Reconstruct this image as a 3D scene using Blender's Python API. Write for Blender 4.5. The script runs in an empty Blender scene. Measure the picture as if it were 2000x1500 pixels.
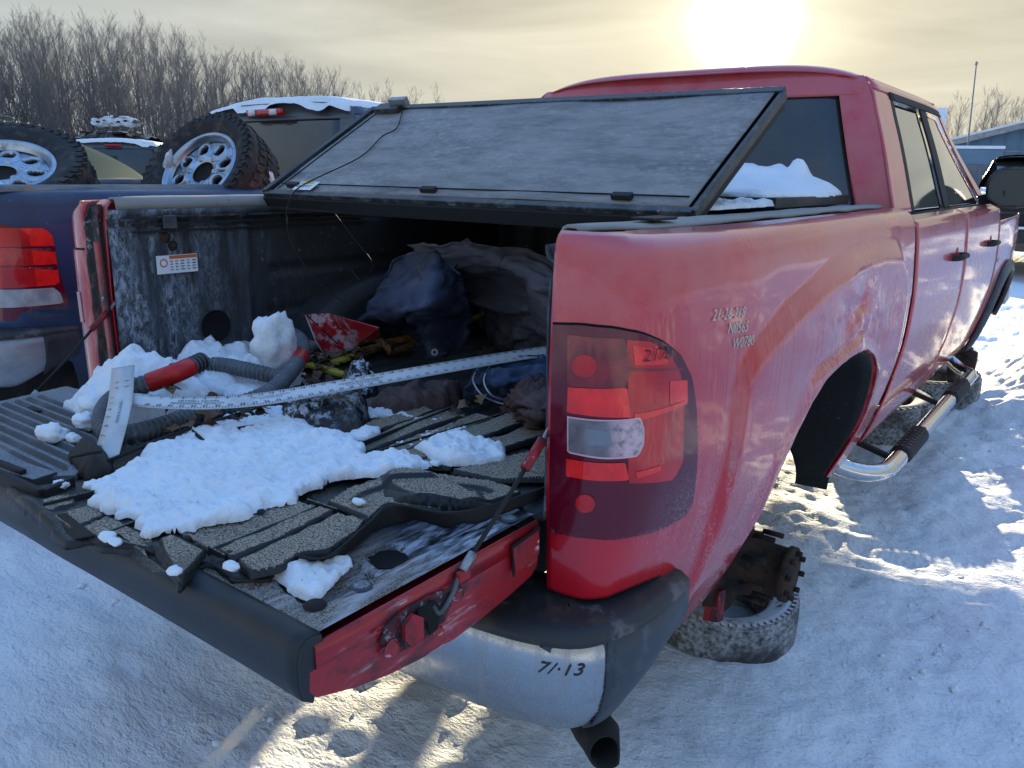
import bpy, bmesh, math, random
import numpy as np
from mathutils import Vector, Matrix
random.seed(7); rng = np.random.RandomState(7)
PI = math.pi
SC = bpy.context.scene
COL = SC.collection
# frame: metres, origin at the red truck's tailgate hinge on the bed floor, +y = truck's forward, ground at z = GZ
GZ = -0.86

# ------------------------------------------------------------------ camera
CAM = np.array([1.565, -1.181, .631]); YAW, PIT, ROL, FPX = -.641, .2553, .0169, 1580.0
_fw = np.array([math.sin(YAW)*math.cos(PIT), math.cos(YAW)*math.cos(PIT), -math.sin(PIT)])
_r = np.array([math.cos(YAW), -math.sin(YAW), 0.]); _u = np.cross(_r, _fw)
CR = _r*math.cos(ROL)+_u*math.sin(ROL); CU = -_r*math.sin(ROL)+_u*math.cos(ROL)
cd = bpy.data.cameras.new('camera'); cam = bpy.data.objects.new('camera', cd); COL.objects.link(cam)
cd.lens = FPX/2000*36; cd.sensor_width = 36; cd.clip_end = 3000; cd.clip_start = .02
cam.matrix_world = Matrix([[CR[i], CU[i], -_fw[i], CAM[i]] for i in range(3)]+[[0, 0, 0, 1]])
SC.camera = cam
def ray(u, v): return CR*(u-1000)/FPX-CU*(v-750)/FPX+_fw
def on(u, v, ax, c):
    d = ray(u, v); i = 'xyz'.index(ax); return CAM+d*((c-CAM[i])/d[i])
def at(u, v, z=0.): return on(u, v, 'z', z)

# ------------------------------------------------------------------ sky, sun, exposure
SUN = np.array([-.3727, .9132, .1649]); SUN /= np.linalg.norm(SUN)
EL = math.asin(SUN[2]); AZ = math.atan2(SUN[0], SUN[1])
W = bpy.data.worlds.new('World'); SC.world = W; W.use_nodes = True
nt = W.node_tree; N = nt.nodes; L = nt.links; N.clear()
def wn(t, **k):
    n = N.new(t)
    for a, b in k.items(): setattr(n, a, b)
    return n
sky = wn('ShaderNodeTexSky', sky_type='NISHITA', sun_disc=False, sun_elevation=EL, sun_rotation=AZ, air_density=1.0, dust_density=.6, ozone_density=2.5)
bg1 = wn('ShaderNodeBackground'); bg1.inputs[1].default_value = .15
hs = wn('ShaderNodeMix', data_type='RGBA', blend_type='MULTIPLY'); hs.inputs[0].default_value = 1
hs.inputs[7].default_value = (1.20, 1.62, 1.98, 1)
L.new(sky.outputs[0], hs.inputs[6]); L.new(hs.outputs[2], bg1.inputs[0])
geo = wn('ShaderNodeTexCoord'); sep = wn('ShaderNodeSeparateXYZ'); L.new(geo.outputs['Generated'], sep.inputs[0])
dot = wn('ShaderNodeVectorMath', operation='DOT_PRODUCT'); L.new(geo.outputs['Generated'], dot.inputs[0]); dot.inputs[1].default_value = tuple(SUN)
def math_(op, a, b=None, c=None, clamp=False):
    n = wn('ShaderNodeMath', operation=op, use_clamp=clamp)
    for i, x in enumerate((a, b, c)):
        if x is None: continue
        if isinstance(x, (int, float)): n.inputs[i].default_value = x
        else: L.new(x, n.inputs[i])
    return n.outputs[0]
dp = math_('MAXIMUM', dot.outputs['Value'], 0.)
g1 = math_('MULTIPLY', math_('POWER', dp, 2400.), 5.0)     # disc behind thin cloud
g2 = math_('MULTIPLY', math_('POWER', dp, 260.), .17)
g3 = math_('MULTIPLY', math_('POWER', dp, 12.), .085)
base = .206
vor = wn('ShaderNodeMapping'); L.new(geo.outputs['Generated'], vor.inputs[0]); vor.inputs['Scale'].default_value = (1.2, 1.2, 7.5); vor.inputs['Rotation'].default_value = (0, .08, 0)
nz = wn('ShaderNodeTexNoise'); L.new(vor.outputs[0], nz.inputs[0]); nz.inputs['Scale'].default_value = 2.2; nz.inputs['Detail'].default_value = 7; nz.inputs['Roughness'].default_value = .55; nz.inputs['Distortion'].default_value = .5
cl = wn('ShaderNodeMapRange'); L.new(nz.outputs[0], cl.inputs[0]); cl.inputs[1].default_value = .3; cl.inputs[2].default_value = .72; cl.inputs[3].default_value = .78; cl.inputs[4].default_value = 1.14
lum = math_('MULTIPLY', math_('ADD', base, g3), cl.outputs[0]); lum = math_('ADD', lum, g2); lum = math_('ADD', lum, g1)
warm = wn('ShaderNodeMix', data_type='RGBA'); L.new(math_('POWER', dp, 5.), warm.inputs[0])
warm.inputs[6].default_value = (.90, 1.0, 1.02, 1); warm.inputs[7].default_value = (1.09, .99, .74, 1)
bg2 = wn('ShaderNodeBackground'); L.new(warm.outputs[2], bg2.inputs[0]); L.new(lum, bg2.inputs[1])
veil = wn('ShaderNodeMapRange', interpolation_type='SMOOTHSTEP'); L.new(sep.outputs[2], veil.inputs[0]); veil.inputs[1].default_value = .30; veil.inputs[2].default_value = .85; veil.inputs[3].default_value = 1.0; veil.inputs[4].default_value = .16
mx = wn('ShaderNodeMixShader'); L.new(veil.outputs[0], mx.inputs[0]); L.new(bg1.outputs[0], mx.inputs[1]); L.new(bg2.outputs[0], mx.inputs[2])
wo = wn('ShaderNodeOutputWorld'); L.new(mx.outputs[0], wo.inputs[0])
sl = bpy.data.lights.new('sun', 'SUN'); so = bpy.data.objects.new('sun', sl); COL.objects.link(so)
sl.energy = 4.4; sl.angle = math.radians(.6); sl.color = (1, .84, .56)
so.rotation_euler = Vector(SUN).to_track_quat('Z', 'Y').to_euler()
SC.view_settings.view_transform = 'Standard'; SC.view_settings.look = 'None'; SC.view_settings.gamma = 1
SC.view_settings.exposure = 1.52; SC.view_settings.use_curve_mapping = False

# ------------------------------------------------------------------ noise
def _hash(ix, iy, iz):
    n = (ix.astype(np.int64)*374761393+iy.astype(np.int64)*668265263+iz.astype(np.int64)*2147483647) & 0xffffffff
    n = ((n ^ (n >> 13))*1274126177) & 0xffffffff
    n = ((n ^ (n >> 16))*2246822519) & 0xffffffff
    return ((n ^ (n >> 15)) & 0xffffff)/float(0xffffff)
def vn(x, y, z=0.):
    x, y, z = np.broadcast_arrays(np.asarray(x, float), np.asarray(y, float), np.asarray(z, float))
    ix, iy, iz = np.floor(x), np.floor(y), np.floor(z); fx, fy, fz = x-ix, y-iy, z-iz
    fx, fy, fz = [f*f*f*(f*(f*6-15)+10) for f in (fx, fy, fz)]
    r = 0
    for a in (0, 1):
        for b in (0, 1):
            for c in (0, 1):
                r = r+_hash(ix+a, iy+b, iz+c)*(fx if a else 1-fx)*(fy if b else 1-fy)*(fz if c else 1-fz)
    return r*2-1
def fbm(x, y, z=0., o=4, g=.5):
    s, a, f = 0, 1., 1.
    for i in range(o):
        s = s+a*vn(np.asarray(x)*f+i*17.3, np.asarray(y)*f+i*5.1, np.asarray(z)*f+i*9.7); a *= g; f *= 2.03
    return s
def ss(a, b, x):
    t = np.clip((np.asarray(x, float)-a)/(b-a), 0, 1); return t*t*(3-2*t)
def spline(P, n, closed=False):
    P = np.asarray(P, float); m = len(P); out = []
    seg = m if closed else m-1
    for i in range(seg):
        p1, p2 = P[i], P[(i+1) % m]
        p0 = P[i-1] if (i > 0 or closed) else 2*p1-p2
        p3 = P[(i+2) % m] if (i+2 < m or closed) else 2*p2-p1
        for k in range(8):
            t = k/8.; out.append(.5*((2*p1)+(-p0+p2)*t+(2*p0-5*p1+4*p2-p3)*t*t+(-p0+3*p1-3*p2+p3)*t**3))
    if not closed: out.append(P[-1])
    out = np.array(out)
    if closed: out = np.vstack([out, out[:1]])
    d = np.concatenate([[0], np.cumsum(np.linalg.norm(np.diff(out, axis=0), axis=1))])
    t = np.linspace(0, d[-1], n, endpoint=not closed)
    return np.stack([np.interp(t, d, out[:, i]) for i in range(out.shape[1])], 1)
def sm(xs, ys, x):                                   # smooth 1d interpolation through points
    xs = np.asarray(xs, float); ys = np.asarray(ys, float)
    if xs[0] > xs[-1]: xs, ys = xs[::-1], ys[::-1]
    h = np.diff(xs); d = np.diff(ys)/h; m = np.zeros(len(xs)); m[0], m[-1] = d[0], d[-1]
    for i in range(1, len(xs)-1):
        m[i] = 0 if d[i-1]*d[i] <= 0 else 2*d[i-1]*d[i]/(d[i-1]+d[i])
    x = np.clip(x, xs[0], xs[-1]); k = np.clip(np.searchsorted(xs, x)-1, 0, len(h)-1); t = (x-xs[k])/h[k]
    return ys[k]*(1+2*t)*(1-t)**2+m[k]*h[k]*t*(1-t)**2+ys[k+1]*t*t*(3-2*t)+m[k+1]*h[k]*t*t*(t-1)

# ------------------------------------------------------------------ materials
def M(name, col, rough=.6, metal=0., coat=0., layers=(), bump=(), vary=0., vscale=6., spec=.5, trans=0., alpha=1., sss=0., ior=1.45):
    m = bpy.data.materials.new(name); m.use_nodes = True; t = m.node_tree; nd = t.nodes; lk = t.links
    b = nd['Principled BSDF']; b.inputs['Base Color'].default_value = (*col, 1); b.inputs['Roughness'].default_value = rough
    b.inputs['Metallic'].default_value = metal; b.inputs['Coat Weight'].default_value = coat; b.inputs['Coat Roughness'].default_value = .06
    b.inputs['Specular IOR Level'].default_value = spec; b.inputs['Transmission Weight'].default_value = trans; b.inputs['IOR'].default_value = ior
    b.inputs['Alpha'].default_value = alpha
    if sss: b.inputs['Subsurface Weight'].default_value = sss; b.inputs['Subsurface Scale'].default_value = .02
    tc = nd.new('ShaderNodeTexCoord'); src = tc.outputs['Object']
    def noise(scale, detail=5, rg=.6, dist=0., off=0.):
        mp = nd.new('ShaderNodeMapping'); lk.new(src, mp.inputs[0])
        mp.inputs['Scale'].default_value = scale if isinstance(scale, tuple) else (scale,)*3
        mp.inputs['Location'].default_value = (off, off*1.7, off*.6)
        n = nd.new('ShaderNodeTexNoise'); lk.new(mp.outputs[0], n.inputs[0]); n.inputs['Scale'].default_value = 1; n.inputs['Detail'].default_value = detail
        n.inputs['Roughness'].default_value = rg; n.inputs['Distortion'].default_value = dist; return n.outputs[0]
    def mr(x, lo, hi, a=0., bb=1.):
        n = nd.new('ShaderNodeMapRange'); n.interpolation_type = 'SMOOTHSTEP'; lk.new(x, n.inputs[0])
        for i, q in enumerate((lo, hi, a, bb)): n.inputs[i+1].default_value = q
        return n.outputs[0]
    def mul(a, c):
        n = nd.new('ShaderNodeMath'); n.operation = 'MULTIPLY'; lk.new(a, n.inputs[0])
        if isinstance(c, float): n.inputs[1].default_value = c
        else: lk.new(c, n.inputs[1])
        return n.outputs[0]
    cur = None; rcur = None; mcur = None
    if vary:
        n = nd.new('ShaderNodeMix'); n.data_type = 'RGBA'; lk.new(mr(noise(vscale, 6), .3, .7), n.inputs[0])
        n.inputs[6].default_value = tuple(c*(1-vary) for c in col)+(1,); n.inputs[7].default_value = tuple(min(1, c*(1+vary)) for c in col)+(1,)
        cur = n.outputs[2]
    sp = None
    for i, Ly in enumerate(layers):
        f = mr(noise(Ly['scale'], Ly.get('detail', 6), Ly.get('rg', .65), Ly.get('dist', 0.), off=3.1*i+Ly.get('off', 0)), Ly['lo'], Ly['hi'])
        if 'scale2' in Ly: f = mul(f, mr(noise(Ly['scale2'], 4, off=7.7), Ly.get('lo2', .4), Ly.get('hi2', .6), Ly.get('min2', 0.), 1.))
        for axn in ('z', 'y', 'x'):
            if axn in Ly:
                if sp is None: sp = nd.new('ShaderNodeSeparateXYZ'); lk.new(src, sp.inputs[0])
                a, c = Ly[axn]; f = mul(f, mr(sp.outputs['xyz'.index(axn)], min(a, c), max(a, c), 0. if a < c else 1., 1. if a < c else 0.))
        if Ly.get('up'):
            gn = nd.new('ShaderNodeNewGeometry'); s2 = nd.new('ShaderNodeSeparateXYZ'); lk.new(gn.outputs['Normal'], s2.inputs[0]); f = mul(f, mr(s2.outputs[2], *Ly['up']))
        f = mul(f, float(Ly.get('amt', 1.)))
        n = nd.new('ShaderNodeMix'); n.data_type = 'RGBA'; lk.new(f, n.inputs[0])
        if cur: lk.new(cur, n.inputs[6])
        else: n.inputs[6].default_value = (*col, 1)
        n.inputs[7].default_value = (*Ly['col'], 1); cur = n.outputs[2]
        n = nd.new('ShaderNodeMix'); n.data_type = 'FLOAT'; lk.new(f, n.inputs[0])
        if rcur: lk.new(rcur, n.inputs[2])
        else: n.inputs[2].default_value = rough
        n.inputs[3].default_value = Ly.get('rough', .9); rcur = n.outputs[0]
        if metal:
            n = nd.new('ShaderNodeMix'); n.data_type = 'FLOAT'; lk.new(f, n.inputs[0])
            if mcur: lk.new(mcur, n.inputs[2])
            else: n.inputs[2].default_value = metal
            n.inputs[3].default_value = 0.; mcur = n.outputs[0]
        if coat:
            n = nd.new('ShaderNodeMath'); n.operation = 'MULTIPLY_ADD'; lk.new(f, n.inputs[0]); n.inputs[1].default_value = -coat; n.inputs[2].default_value = coat; n.use_clamp = True
            lk.new(n.outputs[0], b.inputs['Coat Weight'])
    if cur: lk.new(cur, b.inputs['Base Color'])
    if rcur: lk.new(rcur, b.inputs['Roughness'])
    if mcur: lk.new(mcur, b.inputs['Metallic'])
    nrm = None
    for (s, st, ds) in bump:
        n = nd.new('ShaderNodeBump'); n.inputs['Strength'].default_value = st; n.inputs['Distance'].default_value = ds
        lk.new(noise(s, 4, off=1.3), n.inputs['Height'])
        if nrm: lk.new(nrm, n.inputs['Normal'])
        nrm = n.outputs[0]
    if nrm: lk.new(nrm, b.inputs['Normal']); 
    return m
FR = (.62, .66, .70)          # frost
DU = (.34, .29, .23)          # dried dust
m_snow = M('snow', (.80, .83, .87), .75, vary=.05, vscale=3, sss=.0, bump=((38, .5, .012), (160, .35, .004)), layers=(dict(col=(.62, .60, .54), scale=2.3, lo=.55, hi=.8, amt=.35), dict(col=(.30, .24, .18), scale=120, detail=2, lo=.70, hi=.76, scale2=5, lo2=.45, hi2=.6, amt=.7)))
m_ground = M('packed_snow', (.86, .89, .92), .7, bump=(((9, 18, 9), .6, .03), ((40, 60, 40), .8, .014), (170, .6, .004)), layers=(
    dict(col=(.70, .68, .63), scale=.9, lo=.48, hi=.72, amt=.4), dict(col=(.42, .37, .30), scale=34, lo=.66, hi=.74, scale2=1.4, lo2=.45, hi2=.62, amt=.5)))
RED = (.52, .008, .022)
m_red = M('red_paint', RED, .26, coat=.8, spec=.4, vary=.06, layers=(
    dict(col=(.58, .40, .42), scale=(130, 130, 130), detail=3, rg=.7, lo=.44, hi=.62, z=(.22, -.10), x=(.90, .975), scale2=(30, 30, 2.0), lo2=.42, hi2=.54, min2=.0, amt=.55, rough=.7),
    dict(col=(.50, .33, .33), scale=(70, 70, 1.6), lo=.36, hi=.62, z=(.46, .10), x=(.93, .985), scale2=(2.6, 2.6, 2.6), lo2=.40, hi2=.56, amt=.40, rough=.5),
    dict(col=(.56, .44, .47), scale=(5, 5, 5), lo=.2, hi=.6, z=(.22, .52), amt=.22, rough=.4)),  # pink towards the top: dust, plus sky reflection put into the colour
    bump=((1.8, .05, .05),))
m_red_in = M('red_inner_paint', (.33, .010, .018), .42, vary=.15, layers=(
    dict(col=(.02, .02, .024), scale=(22, 22, 14), lo=.44, hi=.56, scale2=5, lo2=.38, hi2=.6, amt=.9, rough=.7),
    dict(col=FR, scale=(60, 60, 60), lo=.60, hi=.70, scale2=6, amt=.8)))
m_jamb = M('jamb_paint', (.02, .018, .02), .6, layers=(
    dict(col=(.24, .008, .012), scale=(9, 9, 5), lo=.55, hi=.66, amt=.9, rough=.45), dict(col=FR, scale=(70, 70, 46), lo=.54, hi=.66, scale2=8, z=(.2, .5), amt=.75)))
m_flange = M('flange_paint', (.40, .010, .020), .3, coat=.8, layers=(dict(col=(.62, .42, .44), scale=(14, 14, 5), lo=.42, hi=.66, amt=.55, rough=.5),))
m_gate_side = M('gate_side_paint', (.34, .008, .015), .35, coat=.3, layers=(
    dict(col=(.03, .012, .015), scale=(14, 9, 22), lo=.46, hi=.66, amt=.85, rough=.6),
    dict(col=(.60, .52, .56), scale=(60, 9, 60), lo=.56, hi=.66, scale2=7, lo2=.45, hi2=.6, amt=.75),
    dict(col=(.10, .05, .03), scale=6, lo=.5, hi=.65, y=(-.18, -.03), amt=.85)))
m_latch = M('latch_recess_shade', (.10, .010, .016), .5, layers=(dict(col=(.02, .02, .024), scale=40, lo=.4, hi=.55, amt=.9), dict(col=(.35, .36, .42), scale=50, lo=.56, hi=.66, amt=.7)))  # shade of the latch recess put into the colour, with frost flecks
m_gate_in = M('gate_inner_paint', (.014, .015, .018), .5, bump=((14, .12, .01),), layers=(
    dict(col=(.46, .50, .58), scale=(60, 9, 60), detail=8, rg=.7, lo=.42, hi=.60, scale2=(7, 3, 5), lo2=.30, hi2=.50, x=(.56, .69), amt=1.),
    dict(col=(.40, .32, .24), scale=420, detail=1, lo=.44, hi=.56, scale2=3, lo2=.3, hi2=.5, y=(-.2, -.4), amt=.8)))
m_liner = M('black_plastic_liner', (.016, .017, .019), .5, bump=((60, .15, .003),), layers=(
    dict(col=(.48, .38, .275), scale=300, detail=2, rg=.8, lo=.43, hi=.55, up=(.80, .985), scale2=3.5, lo2=.25, hi2=.5, min2=.15, amt=.85),))
m_liner_low = M('liner_channel', (.014, .015, .017), .5, layers=(dict(col=(.20, .18, .16), scale=330, detail=2, rg=.8, lo=.50, hi=.60, up=(.85, .99), scale2=3.5, lo2=.3, hi2=.55, amt=.6),))
m_ledge = M('liner_frosted', (.045, .050, .058), .6, layers=(dict(col=(.42, .45, .50), scale=420, detail=2, lo=.36, hi=.62, up=(.86, .995), amt=.62), dict(col=(.30, .29, .28), scale=4, lo=.45, hi=.7, amt=.4)))
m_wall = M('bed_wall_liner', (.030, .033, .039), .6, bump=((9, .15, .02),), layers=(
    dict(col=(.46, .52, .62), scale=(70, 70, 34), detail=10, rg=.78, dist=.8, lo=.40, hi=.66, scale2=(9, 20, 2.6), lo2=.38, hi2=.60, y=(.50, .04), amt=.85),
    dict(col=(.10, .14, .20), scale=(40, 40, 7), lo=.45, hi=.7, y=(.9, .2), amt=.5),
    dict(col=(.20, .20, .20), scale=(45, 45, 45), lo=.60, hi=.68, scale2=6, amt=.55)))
m_floor = M('bed_floor_plastic', (.030, .030, .034), .6, layers=(dict(col=(.10, .10, .11), scale=(80, 8, 80), lo=.5, hi=.7, amt=.7), dict(col=(.16, .13, .10), scale=30, lo=.62, hi=.7, amt=.6)))
m_dust_black = M('dusty_black_plastic', (.018, .019, .022), .42, layers=(dict(col=(.20, .20, .19), scale=30, lo=.42, hi=.72, amt=.55), dict(col=FR, scale=120, lo=.6, hi=.7, scale2=9, amt=.5)))
m_trim = M('black_trim', (.013, .014, .016), .45, vary=.3, layers=(dict(col=(.20, .24, .30), scale=26, lo=.66, hi=.72, amt=.5), dict(col=(.05, .06, .075), scale=4, lo=.4, hi=.7, amt=.6)))
m_railcap = M('dusty_rail_cap', (.24, .235, .225), .55, layers=(dict(col=(.30, .29, .27), scale=10, lo=.35, hi=.65, amt=.75), dict(col=(.03, .03, .03), scale=30, lo=.62, hi=.70, amt=.8)))
m_black = M('black_rubber', (.012, .012, .013), .7)
m_gap = M('gap_black', (.004, .004, .004), .9)
m_cover = M('cover_vinyl', (.07, .068, .066), .55, bump=((120, .1, .002),), layers=(
    dict(col=(.36, .34, .33), scale=(5, 16, 16), detail=9, rg=.75, lo=.20, hi=.66, amt=.75, rough=.8),
    dict(col=(.48, .49, .52), scale=(40, 60, 60), detail=9, rg=.8, dist=.5, lo=.46, hi=.70, scale2=(2.2, 5, 5), lo2=.38, hi2=.62, amt=.6),
    dict(col=(.40, .38, .36), scale=(14, 40, 40), detail=8, lo=.55, hi=.70, amt=.35)))  # pale dust layers raised so their colour also carries sun glare
m_chrome = M('bumper_chrome', (.42, .43, .44), .20, metal=1, bump=((2.5, .06, .03),), layers=(
    dict(col=(.22, .22, .22), scale=(26, 26, 3), lo=.45, hi=.75, amt=.5, rough=.6), dict(col=(.36, .36, .36), scale=190, lo=.55, hi=.66, amt=.35)))
m_steel_bar = M('polished_steel', (.64, .63, .62), .12, metal=1, layers=(dict(col=(.45, .43, .40), scale=40, lo=.58, hi=.68, amt=.5),))
m_alu = M('aluminium', (.56, .57, .58), .42, metal=.25, layers=(dict(col=(.36, .36, .36), scale=14, lo=.5, hi=.72, amt=.45), dict(col=(.8, .82, .86), scale=90, lo=.58, hi=.68, amt=.5)))
m_print = M('printed_ink', (.03, .03, .035), .7)
m_rust = M('rusty_iron', (.045, .022, .012), .85, bump=((60, .5, .01),), layers=(dict(col=(.012, .010, .010), scale=16, lo=.42, hi=.6), dict(col=(.12, .05, .02), scale=45, lo=.6, hi=.7, amt=.7)))
m_undark = M('chassis_black', (.012, .012, .013), .8, layers=(dict(col=(.06, .045, .035), scale=12, lo=.5, hi=.7, amt=.6),))
m_whliner = M('wheelhouse_liner', (.010, .011, .011), .75, layers=(dict(col=(.10, .10, .09), scale=70, lo=.62, hi=.7, amt=.6),), bump=((50, .25, .004),))
m_glass = M('tinted_glass', (.020, .026, .026), .04, coat=1., spec=.8, layers=(dict(col=(.13, .13, .12), scale=5, lo=.4, hi=.8, amt=.22, rough=.25),))
m_glass_rear = M('rear_glass', (.016, .018, .018), .10, coat=.6, spec=.6, layers=(dict(col=(.12, .12, .11), scale=3, lo=.3, hi=.8, amt=.4, rough=.4),))
m_glass_green = M('green_glass', (.012, .060, .060), .05, coat=1., spec=.6, layers=(dict(col=(.10, .14, .14), scale=9, lo=.45, hi=.7, amt=.4),))
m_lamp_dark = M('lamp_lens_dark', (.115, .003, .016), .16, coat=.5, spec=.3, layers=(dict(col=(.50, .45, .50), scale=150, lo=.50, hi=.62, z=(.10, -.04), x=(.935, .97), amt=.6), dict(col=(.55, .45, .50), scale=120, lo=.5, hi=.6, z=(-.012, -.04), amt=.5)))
m_lamp_red = M('lamp_lens_red', (.50, .005, .008), .16, coat=.6, spec=.4, bump=(((260, 260, 3), .25, .003),), vary=.18, vscale=14)
m_lamp_bright = M('lamp_lens_bright_red', (.85, .014, .012), .16, coat=.6, vary=.15, vscale=30, bump=(((300, 300, 3), .3, .003),))
m_lamp_deep = M('lamp_chamber', (.22, .004, .008), .14, coat=.6, vary=.5, vscale=16)
m_lamp_clear = M('reverse_lens', (.17, .15, .17), .14, coat=.7, metal=.1, vary=.3, vscale=18, layers=(dict(col=(.72, .50, .55), scale=60, lo=.3, hi=.6, x=(.885, .915), amt=.85),))
m_lamp_rim = M('reverse_rim', (.70, .38, .44), .2, coat=1.)
BLUE = (.010, .028, .085)
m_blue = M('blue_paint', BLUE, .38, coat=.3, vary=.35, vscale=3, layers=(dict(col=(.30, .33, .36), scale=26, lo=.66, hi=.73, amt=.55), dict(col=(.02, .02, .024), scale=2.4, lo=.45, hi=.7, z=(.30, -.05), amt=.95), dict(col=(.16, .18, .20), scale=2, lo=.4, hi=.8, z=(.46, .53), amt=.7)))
m_grey_car = M('grey_paint', (.085, .10, .13), .4, coat=.4, vary=.15, layers=(dict(col=(.2, .21, .22), scale=3, lo=.4, hi=.7, amt=.4),))
m_darkblue_car = M('slate_blue_paint', (.055, .070, .10), .4, coat=.4, vary=.2, layers=(dict(col=(.16, .17, .19), scale=4, lo=.35, hi=.75, amt=.5),))
m_dark_car = M('dark_paint', (.015, .016, .018), .35, coat=.4)
m_matte_dark = M('matte_dark_green', (.012, .034, .036), .6, spec=.06)
m_white_car = M('white_paint', (.62, .65, .68), .5, vary=.15, vscale=6)
m_tyre = M('tyre_rubber', (.022, .022, .024), .75, vary=.3, vscale=9, bump=((70, .3, .004),), layers=(dict(col=(.15, .125, .10), scale=18, lo=.48, hi=.68, amt=.45),))
m_tyre_snow = M('tyre_under_snow', (.035, .035, .037), .75, layers=(dict(col=(.50, .52, .55), scale=(60, 60, 60), detail=8, lo=.30, hi=.66, scale2=7, lo2=.3, hi2=.6, amt=.75), dict(col=(.78, .80, .84), scale=20, lo=.3, hi=.5, up=(.5, .9), amt=.9)))
m_rim = M('chrome_rim', (.40, .46, .53), .28, metal=.85, vary=.15, vscale=10, layers=(dict(col=(.20, .13, .07), scale=16, lo=.55, hi=.7, amt=.55),))
m_cavity = M('dark_cavity', (.012, .010, .009), .9)  # near-black for cabin boxes, wheel backs and hub bores
m_hose = M('grey_ribbed_hose', (.105, .118, .135), .5, vary=.25, vscale=12, layers=(dict(col=(.45, .5, .56), scale=60, lo=.58, hi=.7, amt=.35), dict(col=(.12, .09, .06), scale=14, lo=.58, hi=.7, amt=.5)))
m_tape = M('red_tape', (.45, .010, .012), .4, vary=.25, vscale=30)
m_pipe = M('pale_pipe', (.42, .44, .45), .5, vary=.2, vscale=9, layers=(dict(col=(.24, .18, .13), scale=18, lo=.55, hi=.7, amt=.6),))
m_wood_y = M('yellow_wood', (.42, .38, .05), .6, vary=.2, vscale=20, layers=(dict(col=(.20, .15, .07), scale=(30, 90, 30), lo=.55, hi=.7, amt=.5),))
m_shard = M('shard_paint', (.38, .010, .020), .35, coat=.3, layers=(dict(col=(.52, .46, .50), scale=(30, 30, 30), lo=.46, hi=.58, scale2=5, lo2=.42, hi2=.52, amt=.7),))
m_tarp = M('navy_tarp', (.050, .066, .125), .65, vary=.3, vscale=7, bump=((22, .4, .012), (120, .25, .002)), layers=(dict(col=(.12, .15, .21), scale=26, lo=.56, hi=.68, scale2=5, amt=.6),))
m_coat = M('charcoal_cloth', (.062, .062, .080), .8, vary=.3, vscale=5, bump=((18, .4, .012), (200, .2, .002)), layers=(dict(col=(.12, .11, .12), scale=14, lo=.5, hi=.7, amt=.5),))
m_denim = M('denim', (.040, .065, .135), .85, vary=.35, vscale=12, bump=((32, .5, .01), (260, .3, .002)), layers=(dict(col=(.12, .16, .24), scale=(60, 14, 30), lo=.56, hi=.68, amt=.5),))
m_brown = M('brown_rag', (.085, .050, .048), .8, vary=.35, vscale=10, bump=((30, .5, .012),))
m_bag = M('black_bag', (.010, .010, .012), .3, bump=((30, .7, .02),), layers=(dict(col=(.60, .67, .78), scale=(34, 34, 34), detail=8, rg=.7, lo=.50, hi=.56, up=(.1, .7), scale2=7, lo2=.36, hi2=.46, x=(.22, .06), amt=.9),))
m_rope = M('straw_rope', (.17, .085, .03), .85, vary=.4, vscale=60, bump=((160, .5, .004),))
m_leaf = [M('dead_leaf', c, .8, vary=.3, vscale=60) for c in ((.085, .038, .018), (.13, .075, .042), (.05, .028, .018), (.18, .12, .075))]
m_bark = M('bark', (.12, .12, .125), .95, vary=.3, vscale=2)
m_bark2 = M('twig_bark', (.155, .15, .152), .95)
m_brush = M('brushwood', (.085, .085, .09), .95)
m_wallb = M('blue_siding', (.13, .21, .28), .7, vary=.08, vscale=2)
m_roofg = M('grey_shingle', (.20, .19, .18), .8, vary=.15, vscale=3)
m_pole = M('grey_mast_paint', (.25, .26, .27), .8)
m_metal = M('zinc_steel', (.30, .32, .34), .4, metal=.7, vary=.2)
m_sticker = M('white_label', (.72, .74, .78), .55, vary=.06)
m_orange = M('orange_print', (.60, .13, .04), .55); m_yellow = M('yellow_print', (.62, .48, .06), .55)
m_paintpen = M('silver_marker', (.52, .53, .44), .5, metal=.3)
m_reflector = M('faded_reflector', (.55, .27, .28), .4)
m_cloud_glass = M('mirror_back', (.035, .045, .045), .35, coat=.4)
m_amber = M('gold_emblem', (.45, .30, .08), .3, metal=.6)

# ------------------------------------------------------------------ objects
def tag(o, label=None, cat=None, group=None, kind=None):
    if label: o['label'] = label
    if cat: o['category'] = cat
    if group: o['group'] = group
    if kind: o['kind'] = kind
    return o
def thing(name, label, cat, loc=(0, 0, 0), group=None, rot=None):
    o = bpy.data.objects.new(name, None); COL.objects.link(o); o.location = loc; o.empty_display_size = .1
    if rot is not None: o.rotation_euler = rot
    return tag(o, label, cat, group)
def wloc(o):
    p = Vector((0, 0, 0))
    while o is not None: p = p+o.location; o = o.parent
    return p
def mesh(name, v, f, mat, parent=None, smooth=True, local=False, solid=0., bev=0., sub=0, off=0.):
    v = np.asarray(v, float).reshape(-1, 3)
    me = bpy.data.meshes.new(name); me.from_pydata(v.tolist(), [], [list(map(int, q)) for q in f]); me.update()
    if mat is not None: me.materials.append(mat)
    if smooth: me.polygons.foreach_set('use_smooth', [True]*len(me.polygons))
    o = bpy.data.objects.new(name, me); COL.objects.link(o)
    if parent is not None:
        o.parent = parent
        if not local: o.location = -wloc(parent)
    if sub:
        md = o.modifiers.new('s', 'SUBSURF'); md.levels = md.render_levels = sub
    if solid:
        md = o.modifiers.new('t', 'SOLIDIFY'); md.thickness = solid; md.offset = off
    if bev:
        md = o.modifiers.new('b', 'BEVEL'); md.width = bev; md.segments = 2; md.limit_method = 'ANGLE'
    return o
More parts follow.
